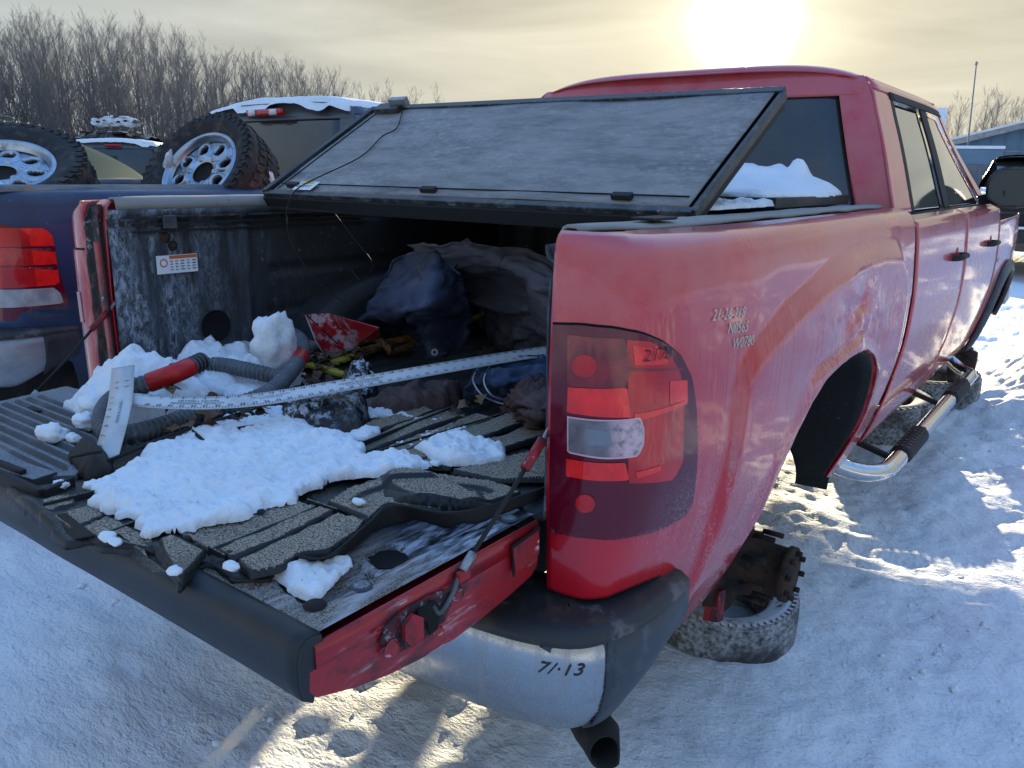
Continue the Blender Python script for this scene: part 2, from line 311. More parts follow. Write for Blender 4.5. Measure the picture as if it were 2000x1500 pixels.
def gridf(h, w, cu=False, cv=False):
    F = []
    for i in range(h if cv else h-1):
        for j in range(w if cu else w-1):
            F.append((i*w+j, i*w+(j+1) % w, ((i+1) % h)*w+(j+1) % w, ((i+1) % h)*w+j))
    return F
def grid(name, P, mat, parent=None, cu=False, cv=False, **k):
    P = np.asarray(P); h, w = P.shape[:2]; return mesh(name, P.reshape(-1, 3), gridf(h, w, cu, cv), mat, parent, **k)
def frames(P):
    P = np.asarray(P, float); T = np.gradient(P, axis=0); T /= np.linalg.norm(T, axis=1)[:, None]+1e-12
    a = np.array([0, 0, 1.]) if abs(T[0][2]) < .9 else np.array([1., 0, 0]); n = np.cross(a, T[0]); n /= np.linalg.norm(n); Ns = []
    for t in T:
        n = n-t*(n@t); n /= np.linalg.norm(n); Ns.append(n)
    Ns = np.array(Ns); return T, Ns, np.cross(T, Ns)
def tube_vf(P, r, n=10, cap=True):
    P = np.asarray(P, float); T, A, B = frames(P); r = np.broadcast_to(r, (len(P),)); th = np.linspace(0, 2*PI, n, endpoint=False)
    V = P[:, None]+r[:, None, None]*(np.cos(th)[None, :, None]*A[:, None]+np.sin(th)[None, :, None]*B[:, None])
    F = gridf(len(P), n, cu=True); V = V.reshape(-1, 3)
    if cap: F = F+[tuple(range(n))[::-1], tuple(range((len(P)-1)*n, len(P)*n))]
    return V, F
def tube(name, P, r, mat, parent=None, n=10, **k):
    V, F = tube_vf(P, r, n); return mesh(name, V, F, mat, parent, **k)
def join_vf(L_):
    V, F, o = [], [], 0
    for v, f in L_:
        v = np.asarray(v).reshape(-1, 3); V.append(v); F += [tuple(i+o for i in q) for q in f]; o += len(v)
    return np.vstack(V), F
def box_vf(c, s, R=None):
    c = np.array(c, float); s = np.array(s, float)/2
    V = np.array([[x, y, z] for x in (-1, 1) for y in (-1, 1) for z in (-1, 1)], float)*s
    if R is not None: V = V@np.array(R).T
    return V+c, [(0, 1, 3, 2), (4, 6, 7, 5), (0, 4, 5, 1), (2, 3, 7, 6), (0, 2, 6, 4), (1, 5, 7, 3)]
def box(name, c, s, mat, parent=None, R=None, bev=.004, smooth=False, **k):
    V, F = box_vf(c, s, R); return mesh(name, V, F, mat, parent, smooth=smooth, bev=bev, **k)
def beam_vf(a, b, w, h, up=(0, 0, 1)):
    a = np.array(a, float); b = np.array(b, float); t = b-a; l = np.linalg.norm(t); t /= l; s = np.cross(t, up); s /= np.linalg.norm(s); u = np.cross(s, t)
    return box_vf((a+b)/2, (l, w, h), np.stack([t, s, u], 1))
def beam(name, a, b, w, h, mat, parent=None, up=(0, 0, 1), **k):
    V, F = beam_vf(a, b, w, h, up); k.setdefault('bev', .002); return mesh(name, V, F, mat, parent, smooth=False, **k)
def axes(n, up=(0, 0, 1)):
    n = np.array(n, float); n /= np.linalg.norm(n); up = np.array(up, float)
    if abs(n@up) > .98: up = np.array([1., 0, 0])
    x = np.cross(up, n); x /= np.linalg.norm(x); return np.stack([x, np.cross(n, x), n], 1)
def lathe_vf(prof, n=48, c=(0, 0, 0), R=None, closed=False):
    th = np.linspace(0, 2*PI, n, endpoint=False); prof = np.asarray(prof, float)
    V = np.stack([prof[:, 0][:, None]*np.cos(th), prof[:, 0][:, None]*np.sin(th), np.repeat(prof[:, 1][:, None], n, 1)], 2).reshape(-1, 3)
    if R is not None: V = V@np.array(R).T
    return V+np.array(c), gridf(len(prof), n, cu=True, cv=closed)
def lathe(name, prof, mat, parent=None, n=48, c=(0, 0, 0), R=None, closed=False, **k):
    V, F = lathe_vf(prof, n, c, R, closed); return mesh(name, V, F, mat, parent, **k)
def disc_vf(c, n, r, k=20, sq=1.):
    R = axes(n); th = np.linspace(0, 2*PI, k, endpoint=False); V = np.array(c)+np.stack([r*np.cos(th), r*sq*np.sin(th), th*0], 1)@R.T
    return V, [tuple(range(k))]
def sdf(poly, X, Y):
    poly = np.asarray(poly, float)[:, :2]; d = np.full(X.shape, 1e9); ins = np.zeros(X.shape, bool); n = len(poly)
    for i in range(n):
        a, b = poly[i], poly[(i+1) % n]; e = b-a; l = e@e+1e-12
        t = np.clip(((X-a[0])*e[0]+(Y-a[1])*e[1])/l, 0, 1); d = np.minimum(d, np.hypot(X-a[0]-t*e[0], Y-a[1]-t*e[1]))
        c = (a[1] > Y) != (b[1] > Y); xx = (b[0]-a[0])*(Y-a[1])/(b[1]-a[1]+1e-12)+a[0]; ins ^= c & (X < xx)
    return np.where(ins, d, -d)
def heap(name, poly, hfun, mat, parent=None, res=.008, base=0., edge=.012, efreq=22, **k):
    """height-field lump over a footprint; hfun(d, X, Y) -> height above base."""
    poly = np.asarray(poly, float)[:, :2]; lo = poly.min(0)-.03; hi = poly.max(0)+.03
    xs = np.arange(lo[0], hi[0], res); ys = np.arange(lo[1], hi[1], res); X, Y = np.meshgrid(xs, ys)
    d = sdf(poly, X, Y)+edge*fbm(X*efreq, Y*efreq, 1.3, 4)
    gy_, gx_ = np.gradient(d, res); gl = np.hypot(gx_, gy_)+1e-9; gx_, gy_ = gx_/gl, gy_/gl; out_ = (d <= 0) & (d > -2.2*res); X = X+np.where(out_, -d*gx_, 0); Y = Y+np.where(out_, -d*gy_, 0)
    b = base(X, Y) if callable(base) else base
    z = np.where(d > 0, hfun(np.maximum(d, 0), X, Y), 0)+b-.004*(d <= 0)
    keep = d > -res*2.2; idx = -np.ones(X.shape, int); idx[keep] = np.arange(keep.sum())
    V = np.stack([X[keep], Y[keep], z[keep]], 1); a, bq, c, e = idx[:-1, :-1], idx[:-1, 1:], idx[1:, 1:], idx[1:, :-1]
    dd = d; ok = (a >= 0) & (bq >= 0) & (c >= 0) & (e >= 0) & ((dd[:-1, :-1] > 0) | (dd[:-1, 1:] > 0) | (dd[1:, 1:] > 0) | (dd[1:, :-1] > 0)); F = np.stack([a[ok], bq[ok], c[ok], e[ok]], 1)
    return mesh(name, V, F, mat, parent, **k)
def snow_h(h, w=.03, rough=.35, f=18, seed=0.):
    def fn(d, X, Y):
        return h*np.sqrt(np.clip(d/w, 0, 1)*(2-np.clip(d/w, 0, 1)))*(1+rough*fbm(X*f*.45, Y*f*.45, seed, 3))+max(h*.3, .006)*np.clip(fbm(X*f*1.9, Y*f*1.9, seed+4, 3), -.6, 1)*np.clip(d/w, 0, 1)+.0035*fbm(X*130, Y*130, seed, 2)*np.clip(d/.01, 0, 1)
    return fn
def cloth_h(h, w, f=7, fold=.5, seed=0., an=(1, 1)):
    def fn(d, X, Y):
        dom = np.sqrt(np.clip(d/w, 0, 1)*(2-np.clip(d/w, 0, 1)))
        wx = X+.07*fbm(X*3, Y*3, seed+2, 2); wy = Y+.07*fbm(X*3, Y*3, seed+8, 2)
        rd = np.clip(1-np.abs(fbm(wx*f*an[0], wy*f*an[1], seed, 2)), 0, 1); rd2 = np.clip(1-np.abs(fbm(wx*f*2.3, wy*f*2.3, seed+5, 2)), 0, 1)
        return h*dom*(.62+.38*fbm(wx*2.2, wy*2.2, seed+3, 2))+min(.085, h*.38)*rd**2.2*np.clip(d/.04, 0, 1)+min(.02, h*.2)*rd2**3*np.clip(d/.02, 0, 1)+.006*np.clip(d/.01, 0, 1)
    return fn
_fc = {}
def text_vf(body, size=1., shear=0.):
    key = (body, shear)
    if key not in _fc:
        c = bpy.data.curves.new('txt', 'FONT'); c.body = body; c.size = 1; c.shear = shear; c.align_x = 'CENTER'; c.align_y = 'CENTER'; c.resolution_u = 3
        o = bpy.data.objects.new('txt', c); COL.objects.link(o); dg = bpy.context.evaluated_depsgraph_get(); dg.update()
        me = bpy.data.meshes.new_from_object(o.evaluated_get(dg)); v = np.array([q.co[:] for q in me.vertices]); f = [tuple(p.vertices) for p in me.polygons]
        bpy.data.objects.remove(o); bpy.data.curves.remove(c); bpy.data.meshes.remove(me); _fc[key] = (v, f)
    v, f = _fc[key]; return v*size, f
def text_on(name, body, size, fn, mat, parent, shear=0., off=(0, 0)):
    v, f = text_vf(body, size, shear); P = np.array([fn(a+off[0], b+off[1]) for a, b in v[:, :2]]); return mesh(name, P, f, mat, parent, smooth=False)
def polyplate(name, pts, mat, parent=None, solid=.004, smooth=False, off=0., **k):
    bm = bmesh.new(); vs = [bm.verts.new(p) for p in pts]; fc = bm.faces.new(vs); bmesh.ops.triangulate(bm, faces=[fc])
    V = [v.co[:] for v in bm.verts]; bm.verts.index_update(); F = [[v.index for v in q.verts] for q in bm.faces]; bm.free()
    return mesh(name, V, F, mat, parent, smooth=smooth, solid=solid, off=off, **k)

# ------------------------------------------------------------------ ground
def ground_h(X, Y):
    z = .035*fbm(X*.8, Y*.8, 0, 4)+.013*fbm(X*4+3, Y*2.5, 2, 4)+.011*np.abs(fbm(X*11, Y*7, 5, 3))+.006*fbm(X*26, Y*15, 3, 2)-.018*ss(.40, .6, fbm(X*3.1+5, Y*3.1, 8, 2))-.012*np.exp(-((X+.42*Y-1.9)/.16)**2)*(1+.5*np.sin((Y*.9-X*.4)*60))
    # vehicle rut and footprints left of the tailgate
    z += .02*np.clip(fbm(X*2.2+9, Y*5.5, 7, 3), -.6, .5)
    # ploughed bank on the right, further forward
    bank = ss(4.6, 6.2, Y+.35*X)*ss(.5, 1.3, X-.02*Y)
    z += bank*(.22+.30*np.abs(fbm(X*.9+4, Y*.9, 3, 4))+.10*fbm(X*2.6, Y*2.6, 9, 3))
    z += ss(1.45, 2.2, X)*ss(1.2, 3.2, Y)*.05
    z += .30*ss(7, 14, Y)*ss(1.2, 4, X)*(1+.8*fbm(X*.5, Y*.5, 4, 3))
    flat = np.exp(-(((X-.3)/1.4)**2+((Y-1.5)/2.2)**2)); return z*(1-.35*flat)
def axis_(c, half, n, far):
    t = np.linspace(-1, 1, n); k = 5.2; s = np.sinh(k*t)/math.sinh(k); lin = t*half
    return c+np.where(np.abs(t) < .999, lin*(1-np.abs(t)**6)+s*far*np.abs(t)**6, np.sign(t)*far)
gx = axis_(.6, 7.5, 640, 500); gy = axis_(2.8, 7.5, 640, 500)
gx = np.sort(gx); gy = np.sort(gy); GX, GY = np.meshgrid(gx, gy)
fade = 1/(1+((np.hypot(GX, GY)/60)**2)); GH = ground_h(GX, GY)*fade
g = grid('ground', np.stack([GX, GY, GZ+GH], 2), m_ground); tag(g, 'snow covered yard, packed and trampled, in blue shade with sunlit patches', kind='structure')

# ------------------------------------------------------------------ bedside surface  S(s, z)
PLAN = spline([(.772, -.004), (.82, -.002), (.87, .008), (.912, .038), (.938, .09), (.953, .16), (.966, .25), (.976, .335), (.984, .45), (.989, .7), (.991, 1.1), (.992, 1.5), (.992, 1.9), (.992, 2.3), (.992, 3.2), (.992, 4.2), (.985, 4.8), (.96, 5.3), (.92, 5.7)], 1600)
PS = np.concatenate([[0], np.cumsum(np.linalg.norm(np.diff(PLAN, axis=0), axis=1))])
PT = np.gradient(PLAN, axis=0); PT /= np.linalg.norm(PT, axis=1)[:, None]
PZ = [.537, .533, .520, .495, .45, .377, .235, .126, -.064, -.226, -.313, -.42]
PD = [-.105, -.080, -.040, -.022, -.013, -.005, .003, .0, -.027, -.068, -.101, -.150]
def s_of_y(y): return np.interp(y, PLAN[:, 1], PS)
def S(s, z, flare=1., dent=1., out=0.):
    s, z = np.broadcast_arrays(np.asarray(s, float), np.asarray(z, float))
    x = np.interp(s, PS, PLAN[:, 0]); y = np.interp(s, PS, PLAN[:, 1]); tx = np.interp(s, PS, PT[:, 0]); ty = np.interp(s, PS, PT[:, 1])
    nx, ny = ty, -tx; w = .30+.70*np.clip(nx, 0, 1)**1.5
    d = sm(PZ, PD, z)*w
    if flare:
        zb = np.interp(y, [.30, .42, .60, .85, 1.10, 1.40, 1.62, 1.74, 1.82], [.20, .285, .345, .395, .425, .435, .42, .34, .10])
        d = d+.021*flare*ss(zb+.035, zb-.045, z)*ss(.345, .375, y)*ss(1.84, 1.70, y)*(.55+.45*ss(-.42, .10, z))
        e = np.sqrt(((y-1.06)/.47)**2+((z+.09)/.29)**2); d = d+.008*flare*np.exp(-((e-.92)/.10)**2)*ss(.45, .6, y)
    if dent:
        dz = np.exp(-((y-1.18)/.34)**2-((z-.24)/.10)**2)
        d = d+dent*dz*(.010*fbm(y*7, z*13, 2.2, 4)-.008)+dent*.0035*fbm(y*2.2, z*5, 5.1, 2)*ss(.3, .6, y)
        d = d-dent*.012*np.exp(-((z-.20-.10*(y-1.1))/.012)**2)*ss(.7, .85, y)*ss(1.3, 1.15, y)
    d = d+out
    return np.stack([x+nx*d, y+ny*d, z+0*x], -1)
ARCH = [(.60, -.42), (.612, -.34), (.625, -.22), (.632, -.12), (.650, -.03), (.69, .045), (.76, .105), (.86, .143), (1.0, .163), (1.14, .165), (1.28, .152), (1.38, .118), (1.45, .06), (1.485, -.02), (1.50, -.10), (1.506, -.20), (1.500, -.30), (1.49, -.345)]
def panel(y0, y1, bottom, ztop=.533, n=60, nz=60, rear=False, flare=1., dent=1., out=0.):
    b = np.array(bottom, float); d = np.concatenate([[0], np.cumsum(np.linalg.norm(np.diff(b, axis=0), axis=1))]); t = np.linspace(0, d[-1], n)
    sb = np.interp(t, d, b[:, 0]); zb = np.interp(t, d, b[:, 1])
    st = np.linspace(y0, y1, n); tt = np.linspace(0, 1, nz)[:, None]
    z = ztop+(zb[None]-ztop)*tt; s = st[None]+(sb[None]-st[None])*ss(0, 1, tt)
    return S(s, z, flare, dent, out)
def bedside(parent, mat, T=lambda P: P, dent=1., name='bedside'):
    arch = [(s_of_y(y), z) for y, z in ARCH]
    bot = [(0, -.152), (.06, -.153), (.12, -.150), (s_of_y(.10), -.15), (s_of_y(.2), -.16), (s_of_y(.24), -.19), (s_of_y(.262), -.28), (s_of_y(.275), -.36), (s_of_y(.33), -.42), (s_of_y(.5), -.425)]+arch+[(s_of_y(1.56), -.36), (s_of_y(1.84), -.352)]
    P = panel(0, float(s_of_y(1.885)), bot, .5335, 220, 90, dent=dent)
    o = grid(name, T(P), mat, parent, solid=.006); return o
I = lambda P: P
MIR = lambda P: np.asarray(P)*np.array([-1, 1, 1])

def rod(name, a, b, r, mat, parent, n=10): return tube(name, [a, b], r, mat, parent, n)

# ------------------------------------------------------------------ the red truck
TR = thing('pickup_truck', 'red crew cab pickup truck without wheels, tailgate down and bed full of junk', 'pickup truck', (0, 1.5, GZ))
bedside(TR, m_red)
# left bedside (only its rear edge shows)
Pl = panel(0.0, float(s_of_y(1.885)), [(0, -.15), (.2, -.15), (float(s_of_y(1.885)), -.15)], .5335, 120, 50, dent=0, flare=0)
grid('bedside', MIR(Pl), m_red, TR, solid=.006)
# lamp recess seam and shrunken panel on the left rear corner
def lampshape(px):                                  # outline traced on the fender skin -> (s, z)
    out = []
    for u, v in px:
        a = np.array([.1, .2])
        def pr(q):
            X = S(q[0], q[1], 0, 0)-CAM; z = X@_fw; return np.array([1000+FPX*(X@CR)/z, 750-FPX*(X@CU)/z])
        for it in range(25):
            r = pr(a)-(u, v); J = np.stack([(pr(a+(1e-4, 0))-pr(a))/1e-4, (pr(a+(0, 1e-4))-pr(a))/1e-4], 1); a = a-np.linalg.solve(J, r)*.8
            a[0] = np.clip(a[0], 0, 2.5); a[1] = np.clip(a[1], -.4, .52)
        out.append(a)
    return np.array(out)
def skin_patch(name, sz, mat, parent, out, T=I, n=14, solid=.0, dense=True):
    sz = np.array(sz); c = sz.mean(0); k = len(sz); P = []
    for i in range(n+1):
        q = c+(sz-c)*(i/n); P.append(S(q[:, 0], q[:, 1], 0, 0, out))
    P = np.array(P); P = T(P); F = [((i)*k+j, i*k+(j+1) % k, (i+1)*k+(j+1) % k, (i+1)*k+j) for i in range(n) for j in range(k)]
    return mesh(name, P.reshape(-1, 3), F, mat, parent, solid=solid)
def densify(sz, n=80): return spline(sz, n, closed=True)
def densl(sz, n=60):
    sz = np.vstack([sz, sz[:1]]); d = np.concatenate([[0], np.cumsum(np.linalg.norm(np.diff(sz, axis=0), axis=1)+1e-9)]); t = np.linspace(0, d[-1], n, endpoint=False)
    return np.stack([np.interp(t, d, sz[:, i]) for i in range(2)], 1)
LAMP = lampshape([(1084, 633), (1140, 634), (1200, 640), (1250, 650), (1290, 667), (1325, 695), (1345, 735), (1354, 800), (1356, 870), (1352, 940), (1346, 985), (1330, 1008), (1290, 1030), (1230, 1045), (1150, 1047), (1077, 1036), (1078, 900), (1081, 750)])
def tail_lamp(parent, T=I, full=True):
    lp = densl(LAMP, 90)
    c = lp.mean(0)
    gp = c+(lp-c)*1.018; skin_patch('lamp_gap', gp, m_gap, parent, .0035, T)
    base = skin_patch('tail_lamp', lp, m_lamp_dark, parent, .008, T)
    def bulge(name, px, mat, out):
        return skin_patch(name, densl(lampshape(px), 48), mat, base, out, T)
    if not full: return base
    bulge('lens_chamber', [(1113, 652), (1217, 659), (1228, 690), (1233, 715), (1222, 742), (1217, 754), (1113, 752)], m_lamp_deep, .0092)
    bulge('bulb_reflector', [(1145+24*math.cos(a), 713+22*math.sin(a)) for a in np.linspace(0, 2*PI, 14, endpoint=False)], m_lamp_red, .0098)
    bulge('lens', [(1222, 662), (1262, 664), (1300, 688), (1322, 730), (1328, 800), (1326, 900), (1308, 935), (1222, 940), (1224, 800)], m_lamp_red, .0092)
    bulge('lens_band', [(1232, 672), (1295, 684), (1297, 709), (1236, 711)], m_lamp_bright, .0099)
    bulge('lens_band', [(1114, 754), (1222, 754), (1228, 812), (1112, 803)], m_lamp_bright, .0099)
    bulge('lens_seam', [(1230, 716), (1322, 716), (1323, 720), (1230, 722)], m_lamp_deep, .0101)
    bulge('lens_band', [(1234, 806), (1334, 778), (1334, 786), (1234, 819)], m_lamp_bright, .0102)
    bulge('lens_band', [(1300, 742), (1334, 740), (1334, 778), (1300, 788)], m_lamp_bright, .0100)
    bulge('lens_band', [(1111, 893), (1218, 900), (1224, 934), (1110, 927)], m_lamp_bright, .0099)
    bulge('reflector_strip', [(1236, 919), (1283, 905), (1284, 915), (1238, 931)], m_lamp_bright, .0104)
    bulge('bulb_reflector', [(1146+18*math.cos(a), 980+18*math.sin(a)) for a in np.linspace(0, 2*PI, 14, endpoint=False)], m_lamp_red, .0098)
    rp = [(1113, 810), (1160, 816), (1245, 812), (1252, 835), (1251, 865), (1240, 888), (1180, 893), (1113, 881)]
    bulge('reverse_lens_rim', rp, m_lamp_rim, .0108)
    cx = np.mean(rp, 0); bulge('reverse_lens', [tuple(cx+(np.array(p)-cx)*np.array([.965, .91])) for p in rp], m_lamp_clear, .0116)
    bulge('bulb_reflector', [(1150, 833), (1190, 838), (1194, 866), (1150, 866)], M('reverse_inner', (.22, .22, .24), .2, metal=.6, coat=1), .0122)
    return base
lamp = tail_lamp(TR)
for o in TR.children:
    if o.name.startswith('lamp_gap'): o['label'] = 'black seam round the tail lamp'
# ink number on the lamp
def on_skin(cs, cz, out, sx=1., rot=0.):
    def f(a, b):
        a2 = a*math.cos(rot)-b*math.sin(rot); b2 = a*math.sin(rot)+b*math.cos(rot); return S(cs+a2*sx, cz+b2, 0, 0, out)
    return f
q = lampshape([(1275, 691), (1420, 613), (1437, 640), (1447, 668)])
text_on('ink_number', '2178', .030, on_skin(q[0][0], q[0][1], .0135), m_print, lamp, shear=.25)
for (t, i) in (('21-26-218', 1), ('N0565', 2), ('W0780', 3)):
    text_on('marker_writing', t, .031, on_skin(q[i][0], q[i][1], .0055, 1., -.06), m_paintpen, TR, shear=.3)

# rail, inner walls, floor --------------------------------------------------
def rail(sx):
    yn = np.linspace(.03, 1.885, 60)[:, None]
    xs = np.array([.868, .862, .85, .80, .778, .768, .764]); zs = np.array([.5345, .5400, .542, .542, .539, .530, .505]); ys = np.linspace(.03, 1.885, 60)
    P = np.zeros((len(ys), len(xs), 3)); P[..., 0] = sx*(.764+(xs[None]-.764)*(.35+.65*ss(.02, .20, yn))); P[..., 1] = ys[:, None]; P[..., 2] = zs[None]+.0015*fbm(ys[:, None]*9, xs[None]*30, 3)
    return grid('rail_cap', P, m_railcap, TR, solid=.006)
rail(1); rail(-1)
box('rail_clip', (.84, .235, .552), (.05, .10, .006), m_black, TR)
for sx in (1, -1):          # inner wall: liner with vertical steps and ledges
    ys = np.concatenate([np.linspace(.0, .04, 3), np.linspace(.05, 1.8, 120)]); zs = np.linspace(0, .51, 44); Y, Z = np.meshgrid(ys, zs)
    d = .012*ss(.075, .082, Y)-.010*ss(.18, .187, Y)*ss(.262, .256, Y)*ss(.10, .14, Z)+.014*ss(.40, .42, Y)*ss(.56, .52, Y)*0
    d = d+.012*ss(.46, .455, Y)*ss(.42, .43, Y)+.02*ss(.395, .405, Z)*ss(.51, .5, Z)*0
    d = d-.012*ss(.275, .281, Z)*ss(.315, .309, Z)*ss(.52, .54, Y)-.010*ss(.14, .148, Z)*ss(.17, .162, Z)*ss(.5, .54, Y)
    d = d-.018*ss(.455, .460, Z)*ss(.482, .476, Z)+.012*ss(.484, .488, Z)
    d = d+.004*fbm(Y*6, Z*6, sx, 3)
    P = np.stack([sx*(.765-d), Y, Z], 2); grid('side_wall', P, m_wall, TR, solid=.004)
    # wheel well
    th = np.linspace(0, PI, 28); yy = np.linspace(0, 1, 12)
    A, B = np.meshgrid(th, yy); rr = .12
    X = sx*(.775-.165*np.clip(B*1.1, 0, 1)+.05*(ss(.8, 1, B))*0)
    k = 1-.18*ss(.7, 1, B)
    P = np.stack([X, 1.06-.46*np.cos(A)*k, .255*np.sin(A)**.75*k], 2)
    P2 = np.stack([0*A+sx*.61, 1.06-.46*.82*np.cos(A)*(1-B), .255*.82*np.sin(A)**.75*(1-B)], 2)
    grid('wheel_well', np.concatenate([P, P2[1:]], 0), m_wall, TR, solid=.003)
ys = np.linspace(0, 1.8, 60); xs = np.linspace(-.765, .765, 260); X, Y = np.meshgrid(xs, ys)
Z = .010*ss(-.4, .4, np.sin(X*2*PI/.085))-.004+.004*fbm(X*3, Y*3, 0, 2); grid('bed_floor', np.stack([X, Y, Z], 2), m_floor, TR, solid=.01, off=-1)
grid('bulkhead', np.stack(np.meshgrid(np.linspace(-.77, .77, 60), [1.80], np.linspace(0, .51, 20), indexing='ij'), -1)[:, 0]+np.array([0, 1, 0])*(.012*np.sin(np.linspace(0, 60, 60)))[:, None, None], m_wall, TR, solid=.01)
# left jamb face, worn red and black
def jamb(sx):
    pts = [(.768, .012, -.02), (.768, .012, .50), (.79, .010, .528), (.90, .020, .528), (.928, .035, .49), (.945, .05, .38), (.94, .05, -.10)]
    xs_ = np.linspace(0, 1, 14)
    P = [];
    for z in np.linspace(-.1, .527, 40):
        xo = .93-.05*ss(.45, .53, z)+.012*math.sin((z+.1)*4); P.append([(sx*(.768+(xo-.768)*t), -.010+.02*math.sin(t*PI)*0+(.0 if t > .9 else .0)+.030*ss(.82, 1, t), z) for t in xs_])
    return grid('jamb', P, m_jamb, TR, solid=.004)
# on the left the lamp is gone: recessed dark face with a red band
lj = [];
zs = np.linspace(-.12, .525, 60); ts = np.linspace(0, 1, 30); P = np.zeros((60, 30, 3))
for i, z in enumerate(zs):
    xo = .868-.045*ss(.46, .53, z)
    for j, t in enumerate(ts):
        P[i, j] = (-(.766+(xo-.766)*t), -.016+.012*ss(.15, .22, t)*ss(.98, .9, t)+.004*float(fbm(t*6, z*14, 3)), z)
grid('jamb_face', P, m_jamb, TR, solid=.003)
FLG = []
for z in np.linspace(-.12, .532, 90):
    tp_ = .060*ss(.47, .534, z)**1.6; st_ = .012*(z < .392); q_ = .004*math.sin((z+.1)*5)
    FLG.append([(-(.866-tp_*.6), -.006, z), (-(.872-tp_*.6), -.016, z), (-(.905-tp_*.8+st_), -.020, z), (-(.935-tp_+st_+q_), -.014, z), (-(.952-tp_+st_+q_), .005, z), (-(.962-tp_+st_), .05, z), (-(.968-tp_+st_), .14, z), (-(.975-tp_), .30, z)])
grid('rear_flange', np.array(FLG), m_flange, TR, solid=.004)
def strip(name, pts, w, mat, parent, nrm=(0, -1, 0), th=.004):
    pts = spline(pts, 24); T_, _, _ = frames(pts); s = np.cross(T_, nrm); s /= np.linalg.norm(s, axis=1)[:, None]
    return grid(name, np.stack([pts-s*w/2, pts+s*w/2], 1), mat, parent, solid=th)
strip('jamb_paint_strip', [(-.792, -.021, .42), (-.790, -.021, .30), (-.782, -.021, .15), (-.778, -.021, .0)], .034, m_red_in, TR)
strip('seal_strip', [(-.766, -.022, .50), (-.762, -.022, .35), (-.760, -.022, .15), (-.758, -.022, .02)], .008, m_gap, TR)
strip('reflector_sticker', [(-.937, -.022, .262), (-.934, -.022, .170)], .024, m_reflector, TR, nrm=(-.1, -1, 0), th=.002)
strip('lamp_break', [(-.875, -.019, .394), (-.92, -.021, .392), (-.945, -.008, .390)], .006, m_gap, TR, nrm=(-.2, -1, 0))
for z in (.31, .20, .11): lathe('bolt_boss', [(.0, .008), (.012, .008), (.016, .004), (.022, 0)], m_rust, TR, n=16, c=(-.845, -.010, z), R=axes((0, -1, 0)))
# wall label, rusty bolts, bracket, slot
box('mount_plate', (-.752, .168, .40), (.006, .055, .12), m_wall, TR)
for y, z in ((.165, .425), (.185, .400)): lathe('rusty_bolt', [(0, .008), (.010, .008), (.013, .003), (.016, 0)], m_orange if False else m_rust, TR, n=14, c=(-.748, y, z), R=axes((1, 0, 0)))
box('rail_buckle', (-.736, .175, .472), (.010, .045, .040), m_ledge, TR)
lab = box('warning_label', (-.7475, .195, .345), (.002, .135, .055), m_sticker, TR, bev=0)
box('label_header', (-.7462, .215, .366), (.001, .092, .010), m_orange, lab, bev=0)
def lf(y0, z0): return lambda a, b: (-.7455, y0+a, z0+b)
for i, t in enumerate(('WARNING  KEEP CLEAR OF LATCH', 'READ MANUAL BEFORE USE OF COVER', 'SECURE ALL CARGO IN THE BED')): pass
for i in range(4):
    V, F = join_vf([box_vf((-.7455, .175+.09*k/7+.004*((i*3+k) % 3), .354-.0085*i), (.0006, .0085, .0022)) for k in range(8)])
    mesh('label_print', V, F, m_print, lab, smooth=False)
lathe('label_symbol', [(.009, 0), (.011, .0006), (.013, 0)], m_orange, lab, n=18, c=(-.7462, .150, .350), R=axes((1, 0, 0)))
lathe('drain_hole', [(0, .0), (.05, .0), (.053, .004)], m_gap, TR, n=24, c=(-.7495, .31, .135), R=axes((1, 0, 0)))
for z in (.487, .467, .446): box('rail_groove', (-.741, .52, z), (.012, .92, .006), m_black if z != .487 else m_dust_black, TR, bev=.001)

# underside -----------------------------------------------------------------
box('frame_rail', (.46, 2.2, -.30), (.07, 4.6, .15), m_undark, TR); box('frame_rail', (-.46, 2.2, -.30), (.07, 4.6, .15), m_undark, TR)
box('fuel_tank', (-.25, 2.3, -.34), (.38, 1.2, .20), m_undark, TR, bev=.04)
box('floor_pan', (0, 3.4, -.23), (1.72, 3.0, .06), m_undark, TR)
box('bed_light_block', (0, .95, -.06), (1.5, 1.75, .05), m_undark, TR)  # unseen dark box added under the bed to block light
rod('axle_tube', (-.72, 1.06, -.505), (.74, 1.06, -.505), .05, m_rust, TR, 16)
lathe('differential', [(0, -.16), (.09, -.14), (.15, -.06), (.15, .06), (.09, .14), (0, .16)], m_rust, TR, n=20, c=(0, 1.06, -.47), R=axes((1, 0, 0)))
for sx in (1, -1): beam('leaf_spring', (sx*.56, .45, -.36), (sx*.56, 1.7, -.36), .06, .035, m_rust, TR)
beam('shock_absorber', (.62, 1.18, -.44), (.52, 1.40, -.08), .05, .05, m_undark, TR)
